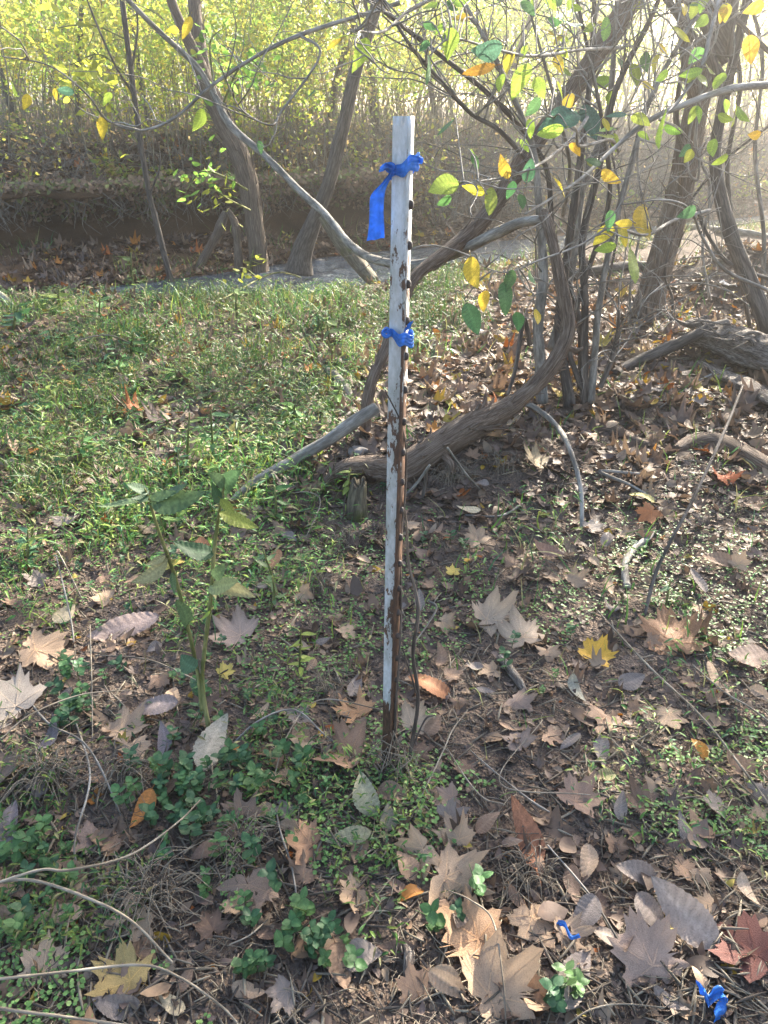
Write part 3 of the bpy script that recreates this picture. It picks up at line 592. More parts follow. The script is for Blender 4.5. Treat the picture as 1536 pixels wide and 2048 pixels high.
ground_limb("stick", [(1252, 1182, 15, .01), (1248, 1140, 15, .015), (1268, 1108, 13, .02), (1295, 1085, 11, .015), (1310, 1060, 7)], M_GREY, "pale bent stick lying on the open dirt", "stick", seed=37)
ground_limb("driftwood", [(-20, 602, 16, .05), (0, 606, 16, .05), (22, 615, 14, .02), (36, 624, 8)], M_GREY, "pale driftwood end poking in at the grass edge of the bank", "driftwood", seed=38)
ground_limb("stick", [(1000, 1320, 16), (1020, 1352, 18, .01), (1042, 1385, 16, .01), (1055, 1405, 7)], M_LOG, "short weathered chunk of wood below the pale lobed leaves", "stick", seed=39)
ground_limb("stick", [(810, 1905, 10, .01), (818, 1928, 20, .012), (815, 1955, 17, .012), (808, 1972, 6)], M_LOG, "bleached bark chip below the post in dark litter", "stick", seed=40, n=14)
ground_limb("fallen_branch", [(1380, 455, 9), (1430, 462, 12), (1500, 470, 12), (1540, 478, 10)], M_GREY, "thin pale log across the far creek near the edge", "branch", seed=41)
def build_stump():
    g = G(712, 1032); H = .155; root = empty("stump", g, "small rotten mossy stump under the vine root left of the post", "stump")
    zs = np.linspace(-.03, H, 16); th = np.linspace(0, 2 * pi, 26, endpoint=False); rs = np.random.default_rng(4)
    V = []; B = []
    top = .12 * vnoise(th * 2.0 + 3, 1.0) + .06 * vnoise(th * 6, 4.0)
    for i, z in enumerate(zs):
        t = max(0, (z + .03) / (H + .03)); r = (.052 - .022 * t) * (1 + .35 * vnoise(th * 2.6 + 1, t * 1.2) + .22 * vnoise(th * 7, t * 2))
        V.append(np.column_stack([r * np.cos(th) + .018 * t, r * np.sin(th), z + (top * .35 * t)])); B.append(np.column_stack([r * np.cos(th), r * np.sin(th), np.full(26, z)]))
    V.append(np.tile([[.018, 0, H - .05]], (26, 1)) + .004 * rs.normal(size=(26, 3))); B.append(B[-1])
    link("wood", make_mesh("wood", np.concatenate(V), grid_tris(17, 26, True), np.ones((17 * 26, 3)), np.concatenate(B)), M_MOSSY, root)
build_stump()
def build_log():
    a = G(1385, 700); a[2] += .02
    root = empty("broken_log", a, "wide weathered broken log, split into slabs, lying at the dirt slope", "log")
    def slab(name, p0, p1, w0, w1, th, seed, lift):
        A0 = G(*p0); B0 = G(*p1); A0[2] += lift[0]; B0[2] += lift[1]; n, m = 46, 20
        t = np.linspace(0, 1, n); D = B0 - A0; D /= np.linalg.norm(D); S = np.cross(D, [0, 0, 1.0]); S /= np.linalg.norm(S); Up = np.cross(S, D)
        ang = np.linspace(0, 2 * pi, m, endpoint=False); V = []; Bk = []
        for i, q in enumerate(t):
            w = w0 + (w1 - w0) * q; endj = .10 * vnoise(ang * 3 + seed, 1.0) * (q < .04) * 2
            rad = 1 + .30 * vnoise(ang * 4 + seed, q * 9) + .34 * vnoise(ang * 9 + seed, q * 5) + .16 * vnoise(ang * 15, q * 30 + seed)
            x = w * np.cos(ang) * rad; y = th * np.sin(ang) * rad * (1 + .5 * (np.sin(ang) > 0) * vnoise(q * 14 + 0 * ang, x * 26 + seed)) + .03 * vnoise(q * 8, seed)
            c = A0 + (B0 - A0) * q
            V.append(c + S * x[:, None] + Up * y[:, None] - D * (endj[:, None] if np.ndim(endj) else 0)); Bk.append(np.column_stack([x, y, np.full(m, q * np.linalg.norm(B0 - A0))]))
        V = np.concatenate(V); V2 = np.vstack([V, A0, B0]); k = np.arange(m); T = np.vstack([grid_tris(n, m, True), np.stack([np.full(m, n * m), (k + 1) % m, k], -1), np.stack([np.full(m, n * m + 1), (n - 1) * m + k, (n - 1) * m + (k + 1) % m], -1)])
        Bk = np.vstack([np.concatenate(Bk), Bk[0][:1], Bk[-1][:1]])
        link(name, make_mesh(name, V2 - a, T, np.ones((len(V2), 3)), Bk), M_LOG, root)
    rq = np.random.default_rng(44)
    for i in range(16):
        p = G(1385 + i * 9 + rq.normal() * 6, 700 + i * 3.6 + rq.normal() * 9); p[2] += .16 + rq.uniform(-.02, .09); L = rq.uniform(.08, .3)
        S = spline([p, p + np.array([-.4 * L, -.2 * L, rq.uniform(-.02, .05)]), p + np.array([-L, -.35 * L, rq.uniform(-.04, .09)])], 8); V, T, bk = tube(S, np.linspace(.016, .002, 8) * rq.uniform(.6, 1.5), 5, .5, 0, i); link("splinter", make_mesh("splinter", V - a, T, np.ones((len(V), 3)), bk), M_LOG, root)
    slab("upper_slab", (1392, 700), (1640, 790), .15, .15, .085, 2, (.14, .16))
    slab("lower_slab", (1408, 742), (1600, 852), .05, .12, .03, 5, (.03, .08))
    slab("bark_ridge", (1425, 718), (1620, 812), .05, .06, .04, 8, (.08, .14))
build_log()
def stone(px, py, w, label, seed, mat=M_STONE, lift=.2):
    g = G(px, py); r = w * .5 * mpp(g); rs = np.random.default_rng(seed); import bmesh
    bm = bmesh.new(); bmesh.ops.create_icosphere(bm, subdivisions=3, radius=1)
    for v in bm.verts:
        p = np.array(v.co); k = 1 + .35 * float(vnoise(p[0] * 1.3 + seed, p[1] * 1.3 + p[2])) + .2 * float(vnoise(p[0] * 3 + p[2], p[1] * 3 + seed)); v.co = (p[0] * k * r, p[1] * k * r * .8, p[2] * k * r * .55)
    me = bpy.data.meshes.new("stone"); bm.to_mesh(me); bm.free(); me.polygons.foreach_set("use_smooth", np.ones(len(me.polygons), bool))
    g[2] += r * lift; link("stone", me, mat, loc=g, label=label, cat="stone")
stone(716, 908, 40, "rounded dull stone between the fallen branch and the vine root", 1)
stone(590, 552, 16, "small wet stone at the waterline behind the forked tree", 2)
stone(640, 528, 22, "dark flat stone in the creek beside the mossy log", 3)

# ------------------------------------------------------------------ the twiggy shrub with its hanging leaves
def twigs_from(Q, bag, n, length, r0, seed, levels=2, up=.4, sides=5, curl=.25):
    rs = np.random.default_rng(seed); out = []
    for _ in range(n):
        i = rs.integers(len(Q) // 4, len(Q) - 1); p = Q[i, :3]; d = Q[min(i + 1, len(Q) - 1), :3] - Q[i - 1, :3]; d = d / (np.linalg.norm(d) + 1e-9)
        v = rs.normal(size=3); v[2] = abs(v[2]) * up + .1; v = v / np.linalg.norm(v) + d * .5; v /= np.linalg.norm(v)
        L = length * rs.uniform(.4, 1.2); m = 6; P = [p]; dd = v.copy()
        for k in range(m):
            dd = dd + rs.normal(size=3) * curl; dd /= np.linalg.norm(dd); P.append(P[-1] + dd * L / m)
        S = spline(np.array(P), 12); R = np.linspace(r0, r0 * .35, 12); V, T, b = tube(S, R, sides, seed=seed); bag.add(V, T, bark=b)
        out.append(np.column_stack([S, R]))
        if levels > 1: out += twigs_from(out[-1], bag, rs.integers(1, 4), L * .55, r0 * .55, int(rs.integers(1e9)), levels - 1, up, 4, curl)
    return out
shrub_g = G(1150, 812); SY = shrub_g[1]
shrub = empty("shrub", shrub_g, "many-stemmed twiggy shrub right of the post with hanging yellow and green leaves", "shrub")
STEMS = [
    [(1084, 804, SY, 26), (1080, 720, SY, 24), (1076, 640, SY, 22), (1086, 560, SY + .05, 20), (1080, 440, SY + .1, 16), (1066, 300, SY + .1, 12), (1020, 180, SY + .1, 10), (960, 60, SY, 8), (900, -40, SY, 7)],
    [(1140, 820, SY, 30), (1132, 760, SY, 21), (1118, 660, SY + .05, 19), (1130, 540, SY + .1, 17), (1150, 400, SY + .1, 15), (1170, 250, SY + .1, 13), (1185, 100, SY + .1, 11), (1190, -60, SY, 9)],
    [(1170, 808, SY, 20), (1168, 720, SY, 16), (1170, 600, SY, 15), (1165, 480, SY + .05, 14), (1200, 330, SY + .1, 13), (1232, 180, SY + .1, 12), (1300, 40, SY + .1, 10), (1340, -60, SY, 8)],
    [(1182, 806, SY - .02, 16), (1190, 700, SY, 14), (1200, 600, SY, 13), (1225, 470, SY, 12), (1262, 330, SY, 11), (1300, 200, SY, 10), (1375, 60, SY, 9), (1440, -20, SY, 8)],
    [(1200, 775, SY - .02, 11), (1222, 720, SY, 9), (1236, 660, SY, 8), (1238, 620, SY, 5)],
    [(1176, 800, SY, 14), (1150, 740, SY, 11), (1138, 680, SY, 10), (1170, 560, SY, 10), (1218, 400, SY - .1, 9), (1205, 250, SY - .2, 8), (1180, 120, SY - .2, 7), (1150, -20, SY - .2, 6)],
    [(1100, 700, SY + .2, 16), (1130, 600, SY + .3, 16), (1150, 500, SY + .3, 15), (1165, 380, SY + .3, 14), (1215, 230, SY + .3, 12), (1230, 60, SY + .3, 10), (1236, -40, SY + .3, 9)],
    [(1160, 780, SY + .15, 12), (1158, 640, SY + .2, 12), (1108, 480, SY + .2, 11), (1090, 330, SY + .2, 10), (1000, 210, SY + .1, 10), (880, 110, SY, 9), (770, 25, SY - .1, 8), (700, -40, SY - .1, 7)],
    [(1062, 330, SY + .1, 9), (1000, 262, SY, 9), (940, 225, SY, 9), (880, 160, SY - .1, 8), (820, 90, SY - .2, 7), (760, -10, SY - .2, 6)],
    [(1126, 430, SY, 8), (1140, 340, SY - .3, 8), (1120, 240, SY - .5, 7), (1090, 130, SY - .6, 6), (1060, 20, SY - .7, 5), (1050, -60, SY - .7, 5)],
    [(1060, 690, SY + .1, 11), (1048, 640, SY + .1, 10), (1030, 740, SY, 8), (1015, 790, SY - .1, 7)],
]
stemQ = []
for k, c in enumerate(STEMS):
    _, Q = limb(c, M_DARK if k % 3 else M_GREY, "stem", shrub, sides=10, n=60, rough=.2, ridges=4, seed=50 + k); stemQ.append(Q)
BR = {  # leafy branches reaching toward the viewer
    "b1": [(1545, 170, 3.4, 15), (1468, 176, 3.3, 14), (1393, 200, 3.2, 13), (1300, 240, 3.1, 11), (1230, 295, 3.0, 9), (1165, 355, 2.8, 7), (1105, 395, 2.6, 5), (1050, 428, 2.4, 4)],
    "b2": [(1190, 210, SY, 8), (1150, 270, 3.4, 7), (1085, 325, 2.7, 6), (1020, 352, 2.4, 5), (950, 365, 2.2, 4), (885, 388, 2.1, 3)],
    "b3": [(1420, 420, 3.3, 7), (1350, 440, 3.1, 7), (1290, 470, 2.8, 6), (1225, 455, 2.6, 5), (1160, 490, 2.5, 4), (1080, 520, 2.4, 4), (1010, 545, 2.3, 3), (950, 525, 2.2, 2)],
    "b4": [(1240, 95, SY, 7), (1160, 100, 3.3, 6), (1060, 112, 2.8, 6), (970, 92, 2.5, 5), (900, 78, 2.3, 4), (852, 118, 2.2, 3)],
    "b5": [(1236, 300, SY - .2, 9), (1220, 280, 3.2, 7), (1160, 292, 2.8, 6), (1150, 255, 2.6, 4), (1095, 230, 2.4, 3)],
    "b6": [(1440, -10, 3.4, 9), (1420, 70, 3.2, 8), (1400, 140, 3.1, 7), (1345, 215, 2.9, 5), (1318, 240, 2.7, 3)],
    "b7": [(1536, 580, 3.2, 7), (1450, 540, 3.1, 7), (1405, 475, 3.0, 6), (1380, 420, 2.9, 5), (1330, 400, 2.8, 4), (1240, 410, 2.7, 3)],
}
brQ = {}
for k, (nm, c) in enumerate(BR.items()):
    o, Q = limb(c, M_GREY, "branch", shrub, sides=8, n=60, rough=.2, seed=70 + k); brQ[nm] = (o, Q)
bag = Bag()
for k, Q in enumerate(stemQ[:9]): twigs_from(Q, bag, 13, .9, .0048, 400 + k, 3)
for k, (o, Q) in enumerate(brQ.values()): twigs_from(Q, bag, 5, .35, .0028, 440 + k)
link("twigs", bag.mesh("twigs", shrub_g), M_GREY, shrub, kind="stuff")
GREEN = (.10, .22, .075); YGREEN = (.30, .40, .06); YEL = (.62, .47, .05); BLUEGREEN = (.085, .185, .115); ORNG = (.62, .29, .04)
HANG = [(1008, 333, 46, YEL, 20), (1058, 340, 44, BLUEGREEN, -10), (946, 380, 46, YEL, 80), (980, 404, 52, YGREEN, 175), (1020, 380, 38, GREEN, 160), (1042, 404, 32, GREEN, 190), (886, 377, 62, YGREEN, 110),
        (888, 402, 32, GREEN, 120), (1120, 373, 42, YEL, 215), (1223, 353, 44, YEL, 240), (1230, 286, 34, YGREEN, 190), (1187, 322, 34, GREEN, 90), (1323, 259, 76, YGREEN, 165), (1290, 449, 78, YEL, 180),
        (1265, 534, 66, YGREEN, 185), (1247, 471, 44, YEL, 200), (1207, 473, 48, YEL, 130), (1210, 496, 40, YGREEN, 100), (1218, 442, 42, GREEN, 175), (1372, 424, 38, GREEN, 120), (950, 547, 68, YEL, 190),
        (1017, 563, 44, GREEN, 160), (1011, 598, 62, GREEN, 185), (970, 603, 40, YEL, 170), (944, 639, 64, GREEN, 200), (1035, 643, 44, GREEN, 180), (1073, 634, 32, YEL, 180), (1064, 556, 34, GREEN, 200),
        (1180, 246, 76, BLUEGREEN, 195), (1118, 241, 92, BLUEGREEN, 115), (1042, 165, 66, YGREEN, 150), (1017, 127, 48, YEL, 170), (957, 138, 62, ORNG, 100), (973, 96, 62, BLUEGREEN, 100),
        (1136, 45, 58, BLUEGREEN, 60), (899, 89, 60, YGREEN, 175), (857, 140, 54, GREEN, 175), (1232, 232, 38, BLUEGREEN, 80), (1212, 250, 28, YEL, 200), (1381, 145, 42, YGREEN, 100), (1404, 161, 38, YGREEN, 200),
        (1440, 165, 48, YGREEN, 150), (1100, 262, 50, YGREEN, 100), (1080, 175, 46, YGREEN, 200), (1140, 205, 40, YEL, 170), (1065, 215, 40, GREEN, 140), (1248, 446, 34, YEL, 90), (1150, 300, 30, YEL, 230),
        (1310, 130, 40, YEL, 160), (1500, 100, 50, YEL, 190), (1470, 230, 44, YGREEN, 170), (1120, 130, 44, YEL, 190), (1210, 60, 46, YGREEN, 170), (1270, 150, 40, YGREEN, 200)]
LV = []
for i in range(7): LV.append(make_mesh("leaf", *oval_leaf(200 + i, .55, True, .54, .03)))
def bend_to(yaw_deg, face, rs):
    """matrix that lays a leaf (length +Y, face +Z) in the picture plane at distance: length turned yaw degrees from up, face tilted"""
    a = radians(yaw_deg); L = -np.array([1, 0, 0]) * sin(a) + UPV * cos(a); L = L + FWD * rs.uniform(-.35, .35); L /= np.linalg.norm(L)
    n = -FWD + rs.normal(size=3) * face; n -= L * (n @ L); n /= np.linalg.norm(n); x = np.cross(L, n); return np.column_stack([x, L, n])
from mathutils import Matrix
def set_mat(o, Rm, s, p, sy=1.0):
    m = np.eye(4); m[:3, :3] = Rm * np.array([s * sy, s, s])[None]; m[:3, 3] = p; o.matrix_local = Matrix([list(r) for r in m])
pet = {k: Bag() for k in brQ}; rs = np.random.default_rng(77)
for _ in range(70): HANG.append((rs.uniform(840, 1530), 330 * rs.random() ** 1.3, rs.uniform(22, 42), (YGREEN, YEL, YGREEN, GREEN, YGREEN)[rs.integers(0, 5)], rs.uniform(90, 270)))
for i, (px, py, sz, col, yaw) in enumerate(HANG):
    best = None
    for k, (o, Q) in brQ.items():
        u, v, w = proj(Q[:, :3]); d = np.hypot(u - px, v - py); j = int(np.argmin(d))
        if best is None or d[j] < best[0]: best = (d[j], k, j)
    d_, k, j = best; o, Q = brQ[k]; Y = Q[j, 1] - .03 + rs.uniform(-.06, .06) + min(d_, 60) * .006 * (i >= 54); c = A(px, py, Y); Ls = sz * mpp(c) * 1.08
    Rm = bend_to(yaw, .5, rs); base = c - Rm[:, 1] * Ls * .5
    col = tuple(np.clip(np.array(col) * rs.uniform(.85, 1.15, 3), 0, .9))
    lf = link("leaf", LV[i % 7], M_LIVE, o, color=col); set_mat(lf, Rm, Ls, base - shrub_g, rs.uniform(.85, 1.15))
    mid = (base + Q[j, :3]) / 2 + np.array([0, 0, .02]); V, T, b = tube(spline([Q[j, :3], mid, base - Rm[:, 1] * Ls * .15], 12), np.linspace(.0026, .0015, 12), 5); pet[k].add(V, T, bark=b)
for k, b in pet.items():
    if b.n: link("petiole_twigs", b.mesh("petiole_twigs", shrub_g), M_GREY, brQ[k][0], kind="stuff")
# hanging vine tangle near the right edge
tg = G(1480, 640); tang = empty("vine_tangle", tg, "tangle of thin looping vine stems hanging in the glare at right", "vine"); TY = tg[1] - .4
tb = []
for k, c in enumerate(([(1500, 655, TY, 9), (1470, 480, TY, 9), (1455, 330, TY, 9), (1480, 160, TY, 9), (1440, -40, TY, 9)], [(1420, 600, TY, 6), (1405, 500, TY, 6), (1420, 380, TY, 6), (1392, 290, TY, 6), (1400, 180, TY, 6), (1380, 60, TY, 6), (1390, -40, TY, 6)],
        [(1340, 660, TY, 6), (1345, 600, TY, 6), (1330, 540, TY, 5), (1365, 430, TY, 5), (1440, 330, TY, 5), (1540, 250, TY, 5)], [(1400, 300, TY - .3, 5), (1395, 360, TY - .3, 5), (1375, 330, TY - .3, 5), (1390, 220, TY - .3, 5), (1450, 120, TY - .3, 5), (1545, 60, TY - .2, 5)],
        [(1545, 560, TY - .5, 9), (1500, 545, TY - .5, 8), (1450, 520, TY - .5, 8), (1410, 460, TY - .5, 7), (1395, 420, TY - .5, 5)], [(1520, 640, TY, 8), (1528, 480, TY, 8), (1510, 300, TY, 8), (1525, 120, TY, 8), (1490, -40, TY, 8)], [(1385, -40, TY - .5, 9), (1450, 20, TY - .5, 9), (1545, 110, TY - .5, 10)],
        [(1260, 640, TY, 5), (1262, 560, TY, 5), (1285, 430, TY, 5), (1275, 300, TY, 5), (1310, 150, TY, 5), (1290, -30, TY, 4)], [(1210, 600, TY, 5), (1240, 420, TY, 5), (1220, 260, TY, 5), (1250, 100, TY, 5), (1240, -30, TY, 4)])):
    _, Q = limb(c, M_GREY if k % 2 else M_DARK, "stem", tang, sides=7, n=50, rough=.2, seed=140 + k); tb.append(Q)
bag = Bag()
for k, Q in enumerate(tb): twigs_from(Q, bag, 9, .7, .004, 940 + k, 2, .6, 4, .3)
link("twigs", bag.mesh("twigs", tg), M_GREY, tang, kind="stuff")
# leafy sprigs sprouting from the forked tree
def sprig(root, g, ctrl, n, sz, col, seed, spread=.10):
    r = np.random.default_rng(seed); o, Q = limb(ctrl, M_GREENSTEM, "sprig", root, sides=5, n=30, seed=seed); lp = [oval_leaf(760 + i, .5, False, .5) for i in range(3)]
    ix = r.integers(6, 30, n); pos = Q[ix, :3] + r.normal(size=(n, 3)) * spread; M = rotmats(r.uniform(0, 6.28, n), r.uniform(.2, 1.3, n), r.uniform(0, 6.28, n))
    V, T, Cc = scatter(lp, pos, M, r.uniform(.7, 1.3, n) * sz, np.array(col)[None] * r.uniform(.75, 1.25, (n, 1))); link("leaves", make_mesh("leaves", V - np.array(root.location), T, Cc), M_FAR, o, kind="stuff")
gr = (.22, .40, .07); yy = (.46, .48, .06)
for k, (c, n, sz, col) in enumerate(([[(440, 225, 8.1, 5), (470, 150, 7.9, 4), (500, 120, 7.8, 3), (530, 150, 7.7, 2)], 55, .10, gr], [[(430, 190, 8.1, 5), (420, 90, 7.9, 4), (440, 60, 7.8, 2)], 45, .10, gr], [[(495, 380, 7.9, 5), (440, 350, 7.6, 4), (400, 345, 7.5, 3), (370, 385, 7.4, 2)], 40, .09, gr], [[(500, 420, 7.9, 4), (460, 400, 7.5, 3), (425, 380, 7.4, 2), (395, 400, 7.4, 2)], 30, .08, yy], [[(520, 560, 7.7, 4), (495, 540, 7.4, 3), (480, 535, 7.3, 2)], 14, .08, yy])): sprig(T1, g1, c, n, sz, col, 160 + k)
for k, (c, n, sz, col) in enumerate(([[(265, 160, Y5, 4), (200, 110, Y5, 3), (140, 130, Y5 - .1, 2)], 60, .12, yy], [[(280, 290, Y5, 4), (210, 200, Y5 - .1, 3), (150, 150, Y5 - .2, 2)], 45, .12, yy], [[(255, 80, Y5, 4), (180, 50, Y5, 3), (90, 60, Y5 - .1, 2)], 60, .12, yy], [[(250, 40, Y5, 4), (300, 20, Y5, 3), (330, 40, Y5, 2)], 40, .11, yy])): sprig(T5, g5, c, n, sz, col, 170 + k, .16)
# a bare branch with few leaves, crossing the upper left
lb = A(420, 175, 5.0); lbr = empty("overhanging_branch", A(790, 10, 4.6), "long bare branch with a few yellow leaves crossing the upper left", "branch"); lb = np.array(lbr.location)
_, Q1 = limb([(800, 5, 4.6, 9), (750, 22, 4.6, 8), (600, 70, 4.5, 8), (500, 120, 4.4, 7), (415, 178, 4.3, 7), (350, 236, 4.2, 6), (280, 261, 4.1, 5), (215, 240, 4.0, 5), (175, 190, 3.9, 4), (100, 132, 3.8, 3), (0, 112, 3.7, 2)], M_GREY, "limb", lbr, sides=8, n=90, seed=90)
_, Q2 = limb([(600, 70, 4.5, 6), (640, 110, 4.4, 5), (565, 220, 4.3, 5), (540, 250, 4.2, 4), (480, 215, 4.1, 3), (440, 130, 4.0, 3)], M_GREY, "side_branch", lbr, sides=7, n=50, seed=91)
_, Q3 = limb([(900, -20, 4.0, 8), (820, 20, 3.6, 7), (768, 62, 3.0, 6), (712, 62, 2.6, 4), (690, 72, 2.4, 3)], M_GREY, "side_branch", lbr, sides=7, n=40, seed=92)
bag = Bag()
for k, Q in enumerate((Q1, Q2, Q3)): twigs_from(Q, bag, 8, .6, .004, 700 + k)
link("twigs", bag.mesh("twigs", lb), M_GREY, lbr, kind="stuff")
pb = Bag()
for i, (px, py, sz, col, yaw, Q) in enumerate([(720, 112, 64, YGREEN, 150, Q3), (690, 72, 40, YGREEN, 110, Q3), (668, 90, 34, YEL, 120, Q3), (205, 258, 42, YEL, 180, Q1), (372, 55, 44, YEL, 160, Q2), (395, 240, 44, YGREEN, 150, Q1), (215, 200, 30, YGREEN, 150, Q1),
        (52, 205, 34, YEL, 170, Q1), (130, 182, 32, BLUEGREEN, 90, Q1), (30, 180, 32, YGREEN, 200, Q1), (112, 190, 26, YEL, 190, Q1), (520, 295, 24, GREEN, 190, Q2), (620, 190, 28, GREEN, 150, Q2), (345, 62, 26, YEL, 90, Q2)]):
    u, v, w = proj(Q[:, :3]); j = int(np.argmin(np.hypot(u - px, v - py))); c = A(px, py, Q[j, 1] - .02); Ls = sz * mpp(c) * 1.08
    Rm = bend_to(yaw, .5, rs); base = c - Rm[:, 1] * Ls * .5; lf = link("leaf", LV[i % 7], M_LIVE, lbr, color=col); set_mat(lf, Rm, Ls, base - lb, .9)
    V, T, b = tube(spline([Q[j, :3], (Q[j, :3] + base) / 2 + np.array([0, 0, .015]), base - Rm[:, 1] * Ls * .1], 10), .0012, 5); pb.add(V, T, bark=b)
link("petiole_twigs", pb.mesh("petiole_twigs", lb), M_GREY, lbr, kind="stuff")

# ------------------------------------------------------------------ unseen crowns above the picture, shaped to cast chosen dapples of shade
SUNNY = []
for px, py, rx, ry in ((905, 745, 150, 90), (960, 650, 120, 50), (480, 690, 230, 40), (560, 905, 150, 50), (700, 1205, 70, 60), (1050, 1280, 150, 60), (1400, 1130, 150, 60), (1000, 1130, 140, 40), (1280, 980, 200, 50),
                       (1330, 1500, 170, 90), (1200, 1590, 110, 60), (1440, 1300, 110, 60), (930, 1700, 130, 60), (1000, 1900, 170, 70), (1330, 1850, 150, 100), (640, 1340, 110, 60), (120, 1060, 120, 30), (1200, 640, 180, 40), (420, 980, 120, 30), (560, 1500, 90, 30),
                       (1150, 1750, 120, 60), (250, 1630, 50, 40), (80, 1950, 80, 60), (70, 1330, 70, 40), (860, 870, 120, 40), (850, 1040, 80, 30)):
    c = G(px, py); e1 = G(px + rx, py); e2 = G(px, py - ry); SUNNY.append((c[0], c[1], abs(e1[0] - c[0]), abs(e2[1] - c[1])))
def sunny(x, y):
    s = np.zeros_like(x)
    for cx, cy_, rx, ry in SUNNY: s = np.maximum(s, np.exp(-1.2 * (((x - cx) / rx) ** 2 + ((y - cy_) / ry) ** 2) ** 1.5))
    return s
def build_shade_crowns():
    r = np.random.default_rng(21); n = 9500
    gx = r.uniform(-4.5, 6.5, n); gy = r.uniform(.3, 9.5, n); h = r.uniform(2.5, 5.5, n)
    m = 1.1 * vnoise(gx * 1.9 + 3, gy * 1.5) + .9 * vnoise(gx * 5.3, gy * 4.3 + 8) + .16 * sstep(.1, -.5, gx) * sstep(3.4, 2.6, gy)
    keep = (m > .0) & (r.random(n) > 1.15 * sunny(gx, gy)); gx, gy, h = gx[keep], gy[keep], h[keep]
    P = np.column_stack([gx, gy, 0 * gx]) + SUN[None] * (h / SUN[2])[:, None]  # each unseen leaf is set up the sun's ray from its wanted shadow
    u, v, w = proj(P); P = P[(v < -60) | (w < 0)]
    keys = [k for k in ("fork", "lean", "right", "edge")]; tops = {"fork": A(390, -420, TREES["fork"][1][1]), "lean": A(830, -330, 9.9), "right": A(1520, -480, TREES["right"][1][1]), "edge": A(1530, -300, TREES["edge"][1][1])}
    D = np.stack([np.hypot(P[:, 0] - tops[k][0], P[:, 1] - tops[k][1]) for k in keys], 1); own = np.argmin(D, 1)
    lp = [oval_leaf(300 + i, .5, False, .6)[:3] for i in range(4)]
    for q, k in enumerate(keys):
        ix = np.where(own == q)[0]; root, g = TREES[k]; g = np.array(root.location)
        if len(ix) < 10: continue
        pp = P[ix]; nn = len(ix); M = rotmats(r.uniform(0, 6.28, nn), r.uniform(.2, 1.0, nn), r.uniform(0, 6.28, nn))
        cols = np.array([YGREEN, YEL, GREEN, YGREEN])[r.integers(0, 4, nn)] * r.uniform(.8, 1.1, (nn, 1))
        V, T, Cc = scatter(lp, pp, M, r.uniform(.11, .17, nn), cols); link("crown", make_mesh("crown", V - g, T, Cc), M_FAR, root)
        b = Bag(); cent = pp[r.choice(nn, min(26, nn), replace=False)]; t0 = tops[k]
        for c in cent:
            S = spline([t0 - [0, 0, r.uniform(.0, 1.2)], (t0 + c) / 2 + [0, 0, .35], c], 14); V, T, bk = tube(S, np.linspace(.025, .006, 14), 6); b.add(V, T, bark=bk)
        # unseen boughs reach out to some of the shade-casting leaves
        link("limbs", b.mesh("limbs", g), M_DARK, root)
build_shade_crowns()

